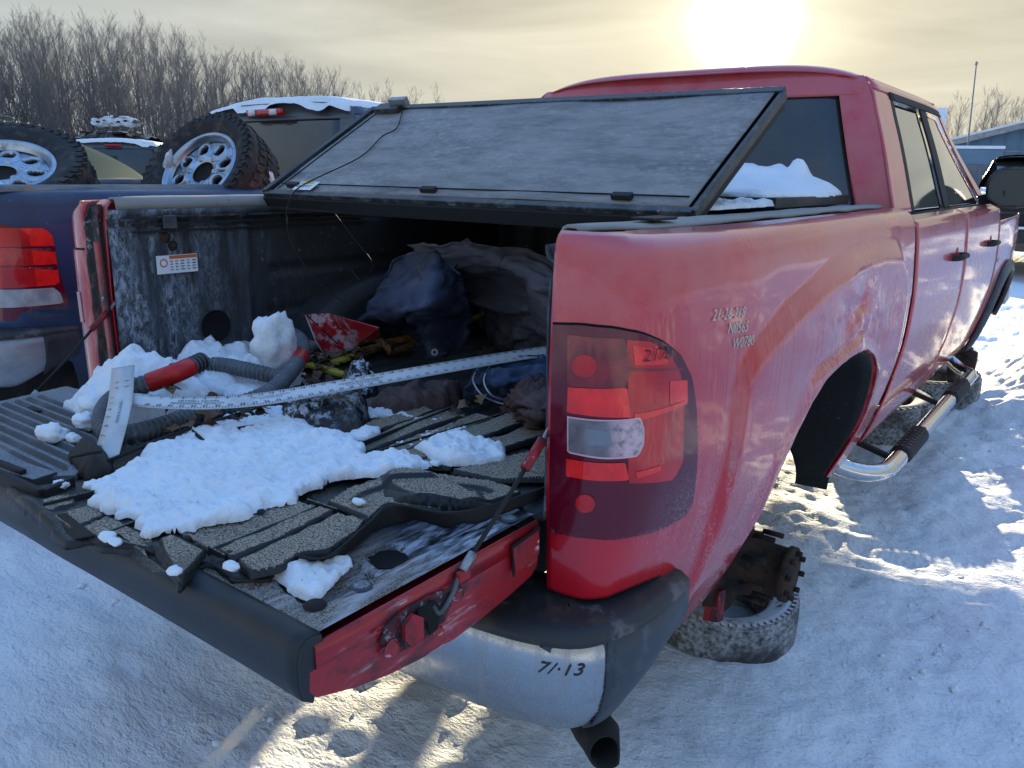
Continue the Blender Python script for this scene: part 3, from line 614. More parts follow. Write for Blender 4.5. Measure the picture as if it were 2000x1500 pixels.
def hub(y, z, x, sx=1, rear=True):
    R = axes((sx, 0, 0)); c = lambda d: (sx*(x+d), y, z)
    h = lathe('hub', [(0, -.16), (.10, -.16), (.165, -.13), (.175, -.12), (.175, -.085), (.12, -.08), (.10, -.06), (.10, -.02), (.078, -.015), (.076, .075), (.084, .078), (.084, .095), (.05, .10), (0, .10)] if rear else [(0, -.1), (.16, -.09), (.17, -.08), (.17, -.05), (.09, -.045), (.075, .0), (.06, .05), (0, .055)], m_rust, TR, n=36, c=c(0), R=R)
    for k in range(8):
        a = 2*PI*k/8+.2; p = np.array(c(-.02 if rear else -.045))+np.array([0, math.cos(a), math.sin(a)])*.105*(1 if rear else .8)
        rod('wheel_stud', p, p+np.array([sx*.062, 0, 0]), .0085, m_rust, h, 8)
        if rear:
            p = np.array(c(.095))+np.array([0, math.cos(a+.3), math.sin(a+.3)])*.066; rod('hub_bolt', p, p+np.array([sx*.018, 0, 0]), .0085, m_rust, h, 6)
    return h
hub(1.06, -.505, .84); hub(1.06, -.505, .84, -1); hub(4.72, -.50, .86, 1, False); hub(4.72, -.50, .86, -1, False)
# wheelhouse liner: front half curls down in front of the hub
ar = np.array(ARCH)[4:]; a2 = spline(ar, 50); P = []
for t in np.linspace(0, 1, 14):
    row = []
    for (y, z), q in zip(a2, np.linspace(0, 1, 50)):
        xo = S(s_of_y(y), z)[0]-.012; xi = .50+.30*ss(.62, 1., q); row.append((xo+(xi-xo)*t, y-.012*(q > .5)-.02*t, z-.006-.012*t))
    P.append(row)
grid('wheelhouse_liner', P, m_whliner, TR, solid=.004)
ar = spline(np.array(ARCH)[:6], 20); P = [[(S(s_of_y(y), z)[0]-.012-.22*t, y+.01, z) for (y, z) in ar] for t in (0, .5, 1)]
grid('arch_lip', P, m_whliner, TR, solid=.003)
# red inner flange of the arch's front edge
fl = spline(np.array(ARCH)[9:], 40); P = [[tuple(S(s_of_y(y), z)+np.array([-.004-.035*t, -.010*t, -.001])) for y, z in fl] for t in (0, .5, 1)]
grid('arch_flange', P, m_red_in, TR, solid=.003)
polyplate('liner_tab', [(.90, 1.49, -.335), (.90, 1.475, -.375), (.80, 1.455, -.372), (.80, 1.47, -.335)], m_whliner, TR, solid=.006)

# bumper ---------------------------------------------------------------------
BP = spline([(-.945, .27), (-.948, .12), (-.925, .0), (-.865, -.080), (-.70, -.125), (-.35, -.150), (0, -.155), (.35, -.150), (.70, -.125), (.865, -.080), (.925, .0), (.948, .12), (.945, .27)], 140)
BT = np.gradient(BP, axis=0); BT /= np.linalg.norm(BT, axis=1)[:, None]; BN = np.stack([BT[:, 1], -BT[:, 0]], 1)
def bump_row(lo, hi, prof):     # prof: (offset along outward normal, z)
    P = []
    for o_, z in prof: P.append([(BP[i, 0]+BN[i, 0]*o_, BP[i, 1]+BN[i, 1]*o_, z if z > -.2 else -.2+(z+.2)*(1-.42*float(ss(-.02, .27, BP[i, 1])))) for i in range(lo, hi)])
    return np.array(P)
c0, c1 = 6, 133
Bm = bump_row(c0, c1, [(-.03, -.195), (-.006, -.198), (.0, -.206), (.003, -.25), (.002, -.30), (-.010, -.35), (-.035, -.395), (-.055, -.412), (-.08, -.415)])
bm_o = grid('bumper', Bm, m_chrome, TR, solid=.004)
Pd = bump_row(0, 140, [(-.20, -.168), (-.12, -.166), (-.05, -.166), (-.012, -.170), (.006, -.182), (.008, -.196), (-.002, -.204), (-.03, -.206)])
Pd[..., 1] = np.minimum(Pd[..., 1], .30); Pd[:2, :, 0] = np.clip(Pd[:2, :, 0], -.86, .86)
m_pad = M('bumper_pad', (.028, .030, .034), .5, layers=(dict(col=(.25, .22, .24), scale=9, lo=.52, hi=.64, amt=.5), dict(col=(.11, .075, .05), scale=14, lo=.5, hi=.65, amt=.5)))
grid('bumper_pad', Pd, m_pad, bm_o, solid=.004)
def endcap(lo, hi):
    return grid('bumper_end_cap', bump_row(lo, hi, [(.0045, -.19), (.0065, -.25), (.006, -.30), (-.006, -.35), (-.030, -.40), (-.06, -.425)]), m_trim2, bm_o, solid=.005)
m_trim2 = M('slate_plastic', (.040, .050, .062), .45, layers=(dict(col=(.16, .18, .21), scale=20, lo=.5, hi=.7, amt=.4),))
endcap(123, 140); endcap(0, 17)
# black flare wedge between chrome and cap
def bumper_pt(i, o_, z): return (BP[i, 0]+BN[i, 0]*o_, BP[i, 1]+BN[i, 1]*o_, z)
polyplate('cap_lip', [bumper_pt(116, .009, -.200), bumper_pt(124, .010, -.190), bumper_pt(124, .009, -.30)], m_trim2, bm_o, solid=.003)
ti = 120
def bfn(a, b):
    i = 118+a/.0145; k = int(np.clip(i, 0, 138)); f = i-k; o_ = .0065
    p0 = np.array(bumper_pt(k, o_, 0)); p1 = np.array(bumper_pt(k+1, o_, 0)); p = p0+(p1-p0)*f; p[2] = -.245+b; return tuple(p)
text_on('marker_writing', '7/·13', .034, bfn, m_print, bm_o, shear=.3)
grid('bumper_backing', bump_row(4, 135, [(-.02, -.21), (-.045, -.36)]), m_undark, bm_o, solid=.01)
box('hitch_bar', (0, .03, -.36), (1.1, .06, .06), m_undark, TR)
# exhaust tip, cut on the slant
ex = np.array(spline([(.60, .62, -.36), (.70, .34, -.40), tuple(on(1140, 1370, 'y', .17)), tuple(on(1188, 1462, 'y', .09))], 20)); V, F = tube_vf(ex, .043, 20, cap=False); V = np.array(V).reshape(20, 20, 3)
V[-1] += np.array([.0, -.03, -.02])*np.linspace(-1, 1, 20)[:, None]**2
grid('exhaust_pipe', V, m_undark, TR, cu=True, solid=.004)
# red bracket under the fender corner
polyplate('fender_bracket', [(.735, .95, -.56), (.775, .94, -.56), (.78, .93, -.655), (.73, .94, -.67)], m_red_in, TR, solid=.03)

# tailgate ---------------------------------------------------------------------
GT = mesh('tailgate', *(lambda prof, xs: (np.array([[(x, y, z) for y, z in prof] for x in xs]).reshape(-1, 3), gridf(len(xs), len(prof))+[tuple(range(len(prof)))[::-1], tuple(range((len(xs)-1)*len(prof), len(xs)*len(prof)))]))(
    [(-.035, -.028), (-.30, -.028), (-.540, -.028), (-.570, -.030), (-.572, -.060), (-.560, -.075), (-.49, -.098), (-.42, -.113), (-.349, -.122), (-.27, -.126), (-.206, -.122), (-.12, -.112), (-.05, -.100), (-.032, -.085), (-.028, -.03)], np.linspace(-.775, .775, 12)), m_gate_side, TR, smooth=False, bev=.006)
P = np.array([[(x, y, z) for y in np.linspace(-.56, -.035, 6)] for x, z in ((.776, -.03), (.776, .003), (.772, .006), (.770, .006))]); grid('side_rim', P, m_gate_side, GT, solid=.003)
GT['label'] = 'lowered tailgate with red edges and torn black liner'
# inner panel with raised rim, round holes as recessed discs, pressed step
xs = np.linspace(-.765, .762, 190); ys = np.linspace(-.555, -.03, 70); X, Y = np.meshgrid(xs, ys)
Z = .004+.010*ss(.735, .70, X)*0+.012*(1-ss(.60, .635, X)*1)*0
rimv = .010*np.maximum(ss(.690, .715, X), ss(-.470, -.495, Y)); Z = Z+rimv
HOLE = at(757, 1087, .0); REC = at(640, 1140, .0)
for cx_, cy_, r_ in ((HOLE[0], HOLE[1], .036), (REC[0], REC[1], .07), (-.60, -.235, .045)): Z = Z-.012*ss(r_+.006, r_-.004, np.hypot((X-cx_), (Y-cy_)))
Z = Z-.006*ss(.66, .667, X)*ss(.70, .693, X)
grid('inner_panel', np.stack([X, Y, Z], 2), m_gate_in, GT)
lathe('access_hole', [(0, 0), (.031, 0), (.034, .002)], m_gap, GT, n=28, c=(HOLE[0], HOLE[1], -.0065))
for x, y in ((.705, -.50), (.716, -.42), (.74, -.08)): lathe('washer', [(0, .004), (.010, .004), (.014, .003), (.018, 0)], m_ledge if y > -.45 else m_rust, GT, n=18, c=(x, y, .016))
# black cap along the free edge
cap = np.array([(-.546, .016), (-.556, .019), (-.572, .018), (-.581, .010), (-.586, -.010), (-.586, -.045), (-.580, -.070), (-.566, -.080)])
P = np.array([[(x, y+.004*float(fbm(x*3, 1, 0, 2)), z) for y, z in cap] for x in np.linspace(-.778, .770, 60)]); grid('edge_trim', P, m_trim, GT, solid=.004)
polyplate('edge_trim_end', [(.772, y, z) for y, z in cap]+[(.772, -.546, -.02)], m_trim, GT, solid=.005)
# latch mechanism on the right side
def side_poly(name, yz, mat, x=.781, th=.004): return polyplate(name, [(x, y, z) for y, z in yz], mat, GT, solid=th)
side_poly('latch_plate', [(-.445, -.045), (-.43, -.020), (-.40, -.012), (-.34, -.012), (-.30, -.020), (-.285, -.05), (-.30, -.075), (-.35, -.085), (-.41, -.080)], m_latch, .779)
side_poly('latch_slot', [(-.37, -.022), (-.335, -.020), (-.318, -.040), (-.325, -.075), (-.345, -.078), (-.350, -.05), (-.372, -.042)], m_gap, .7865, .002)
for y, z, r in ((-.425, -.062, .011), (-.322, -.083, .008), (-.275, -.035, .010)): lathe('latch_bolt', [(0, .008), (r*.8, .008), (r, .004), (r*1.4, 0)], m_gate_side, GT, n=16, c=(.785, y, z), R=axes((1, 0, 0)))
side_poly('latch_striker', [(-.405, -.03), (-.385, -.02), (-.365, -.035), (-.365, -.07), (-.39, -.075), (-.405, -.055)], m_red_in, .790, .008)
side_poly('hinge_plate', [(-.125, -.010), (-.045, -.004), (-.042, -.055), (-.115, -.066)], m_red_in, .783, .005)
side_poly('hinge_plate_gap', [(-.130, -.006), (-.042, .000), (-.044, -.004), (-.126, -.012), (-.120, -.068), (-.124, -.069)], m_gap, .7862, .002)
box('cable_anchor', (.786, -.262, -.008), (.012, .03, .02), m_red_in, GT)
tube('seam_bead', spline([(.785, -.27, -.002), (.787, -.29, -.03), (.787, -.32, -.05), (.785, -.335, -.03)], 14), .004, m_ledge, GT, 8)
# support cables
def cable(sx):
    a = np.array([sx*.772, -.030, .155 if sx > 0 else .215]); b = np.array([sx*.784, -.262, .000])
    k = tube('support_cable', [a, a+(b-a)*.5+np.array([0, 0, -.003]), b], .0042, m_black, TR, 8)
    d = (b-a)/np.linalg.norm(b-a); tube('cable_sleeve', [a-d*.01, a+d*.06], .0095, m_red_in, k, 8)
    ring = [a-d*.03+(.022*math.cos(t))*d+.011*math.sin(t)*np.array([0, .6, .8]) for t in np.linspace(0, 2*PI, 14)]
    tube('cable_eye', ring, .003, m_metal, k, 6); tube('cable_end', [b-d*.035, b], .008, m_metal, k, 8)
cable(1); cable(-1)

# torn liner over the gate: plate, ribs, corrugated end -----------------------------
lin_px = [(8, 948), (60, 1003), (128, 1058), (175, 1048), (200, 1063), (300, 1075), (350, 1142), (400, 1086), (455, 1120), (520, 1118), (580, 1084), (640, 1088), (722, 1018), (762, 985), (862, 998), (960, 992), (1070, 948), (1078, 900), (1010, 850), (900, 790), (760, 770), (560, 800), (380, 840), (240, 905), (150, 930), (70, 940)]
LZ = .030
lin = [at(u, v, LZ) for u, v in lin_px]
def lin_h(d, X, Y):
    z = .004+.010*fbm(X*3, Y*3, 2, 2)+.012*ss(.04, .0, d)*np.clip(fbm(X*8, Y*8, 9, 2), -.3, 1)
    # shallow tray pressed into it and raised oval near the right hinge
    z = z-.008*ss(.30, .31, X)*ss(.52, .51, X)*ss(-.46, -.45, Y)*ss(-.25, -.26, Y)
    e = np.hypot((X-.585)/.13, (Y+.10)/.075); z = z+.014*ss(1.15, .85, e)
    z = z+.045*ss(.10, -.02, d)*np.exp(-(((X-.64)/.10)**2+((Y+.20)/.08)**2))
    return np.maximum(z, -.02)
lo_ = heap('liner_sheet', lin, lin_h, m_liner_low, TR, res=.009, base=LZ-.012, edge=.003, efreq=30, solid=.004)
lo_['label'] = 'broken black plastic liner sheet lying over tailgate and bed'
def pxbeam(p, q, w, h, z=LZ, name='liner_rib', mat=m_liner):
    a = at(*p, z); b = at(*q, z); a[2] += h/2; b[2] += h/2; return beam(name, a, b, w, h, mat, TR)
PL = ([(346, 1041), (408, 1074), (520, 1030), (622, 990), (540, 968), (440, 1008)], [(423, 1076), (451, 1093), (550, 1050), (655, 999), (625, 990), (520, 1034)], [(462, 1095), (490, 1121), (546, 1110), (588, 1082), (640, 1080), (700, 1038), (716, 1018), (660, 1003), (560, 1052)],
      [(640, 980), (722, 1013), (756, 984), (820, 992), (880, 994), (940, 985), (1020, 962), (965, 942), (860, 928), (756, 930), (680, 952)], [(60, 985), (135, 965), (150, 983), (95, 1003)], [(98, 1008), (175, 984), (206, 1002), (140, 1032)], [(158, 1034), (212, 1010), (268, 1036), (300, 1050), (300, 1070), (182, 1052)],
      [(300, 1032), (340, 1018), (430, 1006), (340, 1036)], [(310, 1056), (338, 1046), (402, 1078), (352, 1132), (320, 1080)], [(600, 900), (640, 912), (770, 860), (905, 812), (870, 800), (740, 846)], [(652, 916), (688, 922), (830, 866), (968, 818), (930, 808), (790, 860)], [(705, 918), (780, 914), (900, 868), (1040, 820), (1000, 806), (850, 858)],
      [(800, 910), (880, 912), (1000, 872), (1072, 850), (1066, 818), (930, 866)], [(880, 918), (1000, 888), (1072, 872), (1072, 935), (975, 936)], [(560, 880), (590, 896), (720, 845), (850, 800), (820, 790), (700, 830)], [(720, 790), (760, 800), (840, 780), (900, 770), (860, 762), (790, 770)])
for k, pl_ in enumerate(PL):
    zt = LZ+.004+.002*(k % 3); q_ = np.array([at(u, v, zt) for u, v in pl_]); cx_ = q_.mean(0)
    def ph(d, X, Y, k=k): return .006*ss(0, .003, d)+.004*ss(.007, .0, d)+.004*fbm(X*5, Y*5, k, 2)-(.010*ss(.030, .040, d) if k == 3 else 0)+(.016*ss(1.15, .8, np.hypot((X-.57)/.12, (Y+.10)/.05)) if k == 3 else 0)
    heap('liner_plate', q_, ph, m_liner, TR, base=zt-.005, res=.005, edge=.0006, efreq=40)
for p, q, h in (((630, 905), (890, 800), .014), ((690, 905), (985, 815), .014), ((560, 958), (760, 918), .010), ((600, 985), (660, 1005), .012), ((408, 1078), (440, 1096), .012), ((85, 998), (195, 970), .016), ((205, 1050), (300, 1012), .010)):
    pxbeam(p, q, .004, h)
for (u, v) in ((365, 1052), (383, 1068), (445, 1082), (510, 1000), (430, 1098)): lathe('rivet', [(0, .005), (.006, .004), (.008, 0)], m_black, TR, n=12, c=tuple(at(u, v, LZ+.006)))
# upturned torn flap along the right
fl_a = [(580, 1084), (640, 1086), (722, 1018), (765, 985), (870, 1000), (960, 985), (1068, 950)]
A_ = spline([at(u, v, .055 if i in (2, 3, 4) else .045) for i, (u, v) in enumerate(fl_a)], 60); B_ = spline([at(u, v, .018) for u, v in [(565, 1096), (648, 1094), (735, 1040), (800, 1018), (890, 1030), (980, 1005), (1068, 968)]], 60)
tt = np.linspace(0, 1, 8)[:, None, None]; P = A_[None]+(B_-A_)[None]*tt; P[..., 2] += .006*fbm(P[..., 0]*30, P[..., 1]*30, 1, 2)*tt[..., 0]
grid('liner_flap', P, m_black, TR, solid=.003)
# corrugated panel at the left end of the gate
cor = [at(u, v, .03) for u, v in ((-60, 770), (0, 786), (130, 756), (260, 790), (205, 880), (150, 932), (70, 936), (0, 905), (-60, 860))]
ex_ = np.array(at(150, 905, .03)-at(0, 855, .03))[:2]; ex_ /= np.linalg.norm(ex_)
def cor_h(d, X, Y):
    v = (Y+.0*X); return .006+.0055*np.sin(v*2*PI/.030)*ss(.02, .04, d)*ss(-.245, -.27, Y)
heap('corrugated_panel', cor, cor_h, m_ledge, TR, res=.004, base=.026, edge=.001, solid=.004)
lathe('panel_slot', [(0, .001), (.030, .001), (.034, 0)], m_black, TR, n=20, c=tuple(at(70, 797, .036)), R=np.diag([1, .45, 1]))
for a_, b_ in (((0, 945), (85, 985)), ((90, 985), (145, 958)), ((0, 925), (50, 945))): pxbeam(a_, b_, .012, .03, .02, 'broken_edge', m_black)
beam('front_ledge', at(-20, 905, .03), at(90, 938, .03), .05, .02, m_ledge, TR)
polyplate('liner_clip', [at(95, 1010, .03), at(130, 1002, .045), at(185, 1045, .04), at(130, 1058, .02)], m_black, TR, solid=.004)
polyplate('torn_strip', [at(190, 1045, .022), at(235, 1042, .04), at(275, 1060, .03), at(290, 1090, .022), at(330, 1118, .022), at(365, 1118, .028), at(345, 1145, .015), at(300, 1120, .015), at(230, 1068, .015)], m_liner, TR, solid=.004)

# cab -----------------------------------------------------------------------
def cab(parent, T, paint, glass, doors=True, name_door='door'):
    GZs = [.50, .60, .70, .80, .87, .93, .965, .99]; GXs = [.905, .870, .835, .797, .768, .745, .728, .700]
    def G(y, z, o=0.): 
        taper = -.05*ss(2.9, 4.2, y)*ss(.5, .9, z); return (sm(GZs, GXs, z)+taper+o, y, z)
    def quad(name, yb0, yb1, yt0, yt1, zb, zt, mat, par, o=0., n=14, solid=.006, sx=1):
        P = [];
        for t in np.linspace(0, 1, n):
            z = zb+(zt-zb)*t; a = yb0+(yt0-yb0)*t; b = yb1+(yt1-yb1)*t; P.append([(lambda p: (sx*p[0], p[1], p[2]))(G(y, z, o)) for y in np.linspace(a, b, n)])
        return grid(name, T(np.array(P)), mat, par, solid=solid)
    for sx in (1, -1):
        # doors below the belt
        if doors or sx > 0:
            for (a, b, nm) in ((1.925, 2.955, 'rear_door'), (2.970, 4.06, 'front_door')):
                P = S(np.linspace(s_of_y(a), s_of_y(b), 24)[None], np.linspace(.505, -.33, 40)[:, None], 0, 0); P = P.copy(); P[..., 0] *= sx
                P[0, :, 0] = sx*.925; dr = grid(nm, T(P), paint, parent, solid=.006)
                if sx > 0:
                    hy = (2.76 if nm == 'rear_door' else 3.76)-.02; p = S(s_of_y(hy), .315, 0, 0)
                    V, F = join_vf([tube_vf(spline([(p[0]-.01, hy-.10, .315), (p[0]+.028, hy-.08, .318), (p[0]+.032, hy, .320), (p[0]+.028, hy+.08, .318), (p[0]-.01, hy+.10, .315)], 16), .013, 8)]); mesh('door_handle', T(V), F, m_black, dr)
                    V, F = lathe_vf([(0, .002), (.04, .002), (.045, 0)], 20, (p[0]+.0005, hy, .312), axes((1, 0, 0))); mesh('handle_cup', T(V), F, m_red_in if paint is m_red else m_gap, dr)
        # greenhouse pillars
        quad('rear_pillar', 1.905, 2.20, 2.075, 2.33, .50, .965, paint, parent, sx=sx)
        quad('centre_pillar', 2.86, 2.985, 2.86, 2.985, .50, .965, m_black, parent, o=-.002, sx=sx)
        quad('roof_side', 2.07, 3.45, 2.09, 3.32, .950, .992, paint, parent, o=.003, sx=sx)
        quad('windscreen_pillar', 3.93, 4.10, 3.32, 3.42, .50, .965, paint, parent, o=.001, sx=sx)
        quad('door_frame', 2.19, 2.235, 2.31, 2.36, .50, .95, m_black, parent, o=.001, sx=sx)
        quad('door_frame', 2.30, 3.42, 2.31, 3.36, .928, .955, m_black, parent, o=.004, sx=sx)
        quad('side_window', 2.20, 2.88, 2.32, 2.88, .50, .935, glass, parent, o=-.012, sx=sx, solid=.003)
        quad('side_window', 2.97, 3.95, 2.97, 3.36, .50, .935, glass, parent, o=-.012, sx=sx, solid=.003)
        quad('belt_moulding', 2.0, 4.0, 2.0, 4.0, .500, .512, m_black, parent, o=.006, sx=sx, n=6)
        # front fender
        P = panel(float(s_of_y(4.075)), float(s_of_y(5.55)), [(float(s_of_y(4.09)), -.33), (float(s_of_y(4.28)), -.34), (float(s_of_y(4.30)), -.15), (float(s_of_y(4.38)), .02), (float(s_of_y(4.55)), .09), (float(s_of_y(4.75)), .10), (float(s_of_y(4.95)), .07), (float(s_of_y(5.08)), -.05), (float(s_of_y(5.14)), -.25), (float(s_of_y(5.55)), -.25)], .42, 60, 30, dent=0, flare=0).copy(); P[..., 0] *= sx
        grid('front_fender', T(P), paint, parent, solid=.006)
    # roof
    u = np.linspace(-1, 1, 40); y = np.linspace(0, 1, 24); Uu, Yy = np.meshgrid(u, y)
    hw = .705; Z = .985+.070*(1-np.abs(Uu)**5)*(1-.35*(2*Yy-1)**4)+.012*Uu*0; Z = Z-.004*ss(.06, 0, Yy)
    Yr = 2.09+1.28*Yy-.05*(1-Uu**2)*(Yy < .3)*(1-Yy/.3)+.10*(1-Uu**2)*ss(.7, 1, Yy); roof = grid('roof', T(np.stack([Uu*hw, Yr, Z], 2)), paint, parent, solid=.006)
    # rear face
    def rear(x, z): yy = 1.925+.19*((z-.45)/.55)**1.3-.05*(1-(abs(x)/.9)**2); return yy
    def rpatch(name, x0, x1, z0, z1, mat, o, n=16, f=None, solid=.006):
        P = []
        for t in np.linspace(0, 1, n):
            z = z0+(z1-z0)*t; xa, xb = (x0(t), x1(t)) if callable(x0) else (x0, x1); P.append([(x, rear(x, z)+o, z) for x in np.linspace(xa, xb, n)])
        return grid(name, T(np.array(P)), mat, parent, solid=solid)
    edge = lambda t: float(sm(GZs, GXs, .42+(.995-.42)*t)) if .42+(.995-.42)*t > .5 else .905
    rpatch('cab_back', lambda t: .805-.20*t, lambda t: edge(t)-.002, .42, .995, paint, 0)
    rpatch('cab_back', lambda t: -edge(t)+.002, lambda t: -.805+.20*t, .42, .995, paint, 0)
    H = []
    zr_ = lambda x: .985+.070*(1-abs(x/.705)**5)
    for x in np.linspace(-.712, .712, 60):
        zt = zr_(min(abs(x), .705)); H.append([(x, rear(x, z), z) for z in np.linspace(.925, zt-.022, 8)]+[(x, rear(x, zt-.02)+.012, zt-.008), (x, rear(x, zt)+.035, zt-.001), (x, rear(x, zt)+.09, zt+.001)])
    grid('cab_back', T(np.array(H).transpose(1, 0, 2)), paint, parent, solid=.006)
    rpatch('cab_back', lambda t: -.82, lambda t: .82, .30, .50, paint, 0)
    w = rpatch('rear_window', lambda t: -.80+.17*t, lambda t: .80-.17*t, .48, .945, m_glass_rear, .010)
    P = T(np.array([[(x, 3.95-.62*t-.0*x, .50+.46*t) for x in np.linspace(-.80+.1*t, .80-.1*t, 8)] for t in np.linspace(0, 1, 8)])); grid('windscreen', P, glass, parent, solid=.004)
    P = T(np.array([[(x, 3.95+1.55*t, .47-.10*t**2-.03*(x/.8)**2) for x in np.linspace(-.86, .86, 14)] for t in np.linspace(0, 1, 10)])); grid('bonnet', P, paint, parent, solid=.01)
    V, F = box_vf((0, 3.0, .15), (1.7, 1.9, .5)); mesh('cabin_interior', T(V), F, m_cavity, parent, smooth=False)
    return G
cab(TR, I, m_red, m_glass)
P = []          # black wheel opening trim on the front fender
fa = spline([(4.28, -.34), (4.30, -.15), (4.38, .02), (4.55, .09), (4.75, .10), (4.95, .07), (5.08, -.05), (5.14, -.25)], 40)
for o_ in (0, 1): P.append([tuple(S(s_of_y(y), z, 0, 0)+np.array([.012+.02*o_, 0, 0])+np.array([0, (y-4.72)*.12*(1-o_), (z+.25)*.16*(1-o_)])) for y, z in fa])
grid('fender_flare', P, m_trim2, TR, solid=.02)
box('fender_badge', (S(s_of_y(4.16), .22, 0, 0)[0]+.004, 4.16, .20), (.004, .08, .02), m_metal, TR)
# inner cab shading box & bonnet sides
# mirror
mc = np.array([1.045, 3.86, .600]); R = axes((.10, -.98, .12)); th = np.linspace(0, 2*PI, 36, endpoint=False)
def sq(t, a, b, k=2.6): c, s_ = math.cos(t), math.sin(t); return (a*math.copysign(abs(c)**(2/k), c), b*math.copysign(abs(s_)**(2/k), s_))
def ring(a, b, dz): return [tuple(mc+R@np.array([*sq(t, a, b), dz])) for t in th]
P = [ring(.02, .01, -.10), ring(.09, .07, -.095), ring(.118, .095, -.06), ring(.125, .105, -.01), ring(.125, .105, .012), ring(.112, .092, .014)]
mir = grid('door_mirror', P, m_dust_black, TR, cu=True)
mesh('mirror_glass', np.array(ring(.113, .093, .010)), [tuple(range(36))], m_cloud_glass, mir, smooth=False)
beam('mirror_arm', (.90, 3.90, .53), (1.02, 3.88, .56), .08, .05, m_black, mir)

box('engine_bay_blocker', (0, 4.75, .08), (1.5, 1.5, .52), m_undark, TR, bev=.03)  # unseen box in the engine's place, added and sized to shade the ground
box('front_bumper', (0, 5.62, -.14), (1.9, .22, .20), m_chrome, TR, bev=.05)  # unseen front end added with the engine box, height set for the low sun
box('grille', (0, 5.56, .08), (1.6, .10, .40), m_black, TR)
for sx in (-1, 1): box('headlight', (sx*.80, 5.50, .08), (.28, .16, .34), m_metal, TR, bev=.04)
# side step ------------------------------------------------------------------
SX = .970; SZ = -.440
sp_ = spline([(.72, 1.80, SZ+.13), (.80, 1.83, SZ+.05), (.90, 1.88, SZ+.01), (.965, 1.96, SZ), (SX+.01, 2.08, SZ), (SX+.01, 2.4, SZ), (SX+.01, 3.2, SZ), (SX+.01, 3.85, SZ), (.97, 3.99, SZ), (.90, 4.07, SZ+.01), (.78, 4.10, SZ+.10)], 90)
stp = tube('side_step', sp_, .034, m_steel_bar, TR, 20)
for y in (2.38, 3.48):
    pd = mesh('step_pad', *(lambda n: (np.array([[(SX+.01+.040*math.cos(t)*(1 if abs(q) < .95 else .8), y+.20*q, SZ+.039*math.sin(t)*(1 if abs(q) < .95 else .8)+.002) for t in np.linspace(-.15*PI, 1.1*PI, 16)] for q in np.linspace(-1, 1, n)]).reshape(-1, 3), gridf(n, 16)))(16), m_black, stp, solid=.004)
    for i in range(9):
        for j in (-1, 0, 1):
            if abs(i-4) < 2 and j == 0: continue
            V, F = box_vf((SX+.01+j*.020, y-.16+i*.040, SZ+.043-.004*abs(j)), (.013, .022, .006)); mesh('tread_block', V, F, m_dust_black, pd, smooth=False)
for y in (2.1, 3.1): beam('step_bracket', (.62, y, -.32), (SX, y+.05, SZ), .03, .02, m_undark, TR)

# folded bed cover -------------------------------------------------------------
a0 = np.array([0, .545, .552]); a1 = np.array([0, 1.06, .852]); dv = (a1-a0)/np.linalg.norm(a1-a0); nv = np.array([0, -dv[2], dv[1]]); Lc = np.linalg.norm(a1-a0)
def cv(x, t, h): return np.array([x, 0, 0])+a0+dv*t+nv*h
cw0, cw1 = -.765, .775
Pg = np.array([[cv(x, t, .004*float(fbm(x*3, t*3, 1, 2))+.006*math.sin(PI*t/Lc)) for x in np.linspace(cw0+.02, cw1-.02, 70)] for t in np.linspace(.02, Lc-.015, 30)])
TC = grid('bed_cover', Pg, m_cover, TR, solid=.004); TC['label'] = 'folded black tonneau cover panel propped up over the bed'
def cbeam(nm, x0, t0, x1, t1, w, h, mat, hz=0.): return beam(nm, cv(x0, t0, hz), cv(x1, t1, hz), w, h, mat, TC, up=nv)
cbeam('cover_frame', cw0, .0, cw1, .0, .022, .026, m_dust_black, -.006); cbeam('cover_frame', cw0, Lc, cw1, Lc, .03, .028, m_dust_black, -.006)
cbeam('cover_frame', cw0, 0, cw0, Lc, .026, .034, m_trim, -.004); cbeam('cover_frame', cw1, 0, cw1, Lc, .014, .026, m_dust_black, -.008)
for hz in (-.034,): 
    cbeam('folded_panel', (cw0+cw1)/2, .0, (cw0+cw1)/2, Lc, cw1-cw0, .024, m_black, hz)
cbeam('cover_seal', cw0, -.012, cw1, -.012, .012, .046, m_black, -.03); beam('cover_bow', (cw0, .562, .515), (cw1, .585, .515), .03, .03, m_black, TC)
cbeam('cover_groove', cw0+.03, .055, cw1-.03, .055, .004, .004, m_gap, .006); cbeam('cover_groove', cw0+.045, .02, cw0+.045, Lc-.02, .004, .004, m_black, .006)
st = cbeam('cover_label', -.63, .035, -.54, .035, .050, .002, m_sticker, .012); 
V, F = beam_vf(cv(-.62, .050, .0135), cv(-.56, .050, .0135), .012, .001, nv); mesh('label_header', V, F, m_yellow, st, smooth=False)
V, F = join_vf([beam_vf(cv(-.62+.014*k, .034-.008*r, .0135), cv(-.612+.014*k, .034-.008*r, .0135), .0025, .001, nv) for k in range(5) for r in range(2)]); mesh('label_print', V, F, m_print, st, smooth=False)
for x in (-.68, -.08, .55): cbeam('cover_clamp', x, .038, x+.055, .038, .018, .014, m_black, .012)
cbeam('cover_hinge', -.72, Lc-.03, -.60, Lc-.03, .05, .016, m_dust_black, .018); cbeam('cover_latch', -.66, Lc-.012, -.58, Lc-.012, .025, .03, m_metal, .030)
beam('flat_panel', (.0, 1.12, .560), (.0, 1.86, .560), 1.52, .030, m_trim, TC)
tube('bungee_cord', spline([cv(-.60, Lc-.02, .012), cv(-.50, .42, .012), cv(-.52, .36, .012), cv(-.50, .22, .012), cv(-.575, .07, .016), cv(-.60, .0, .014), (-.60, .50, .50), (-.585, .50, .40), (-.53, .56, .27), (-.45, .66, .17)], 60), .0022, m_black, TC, 6)
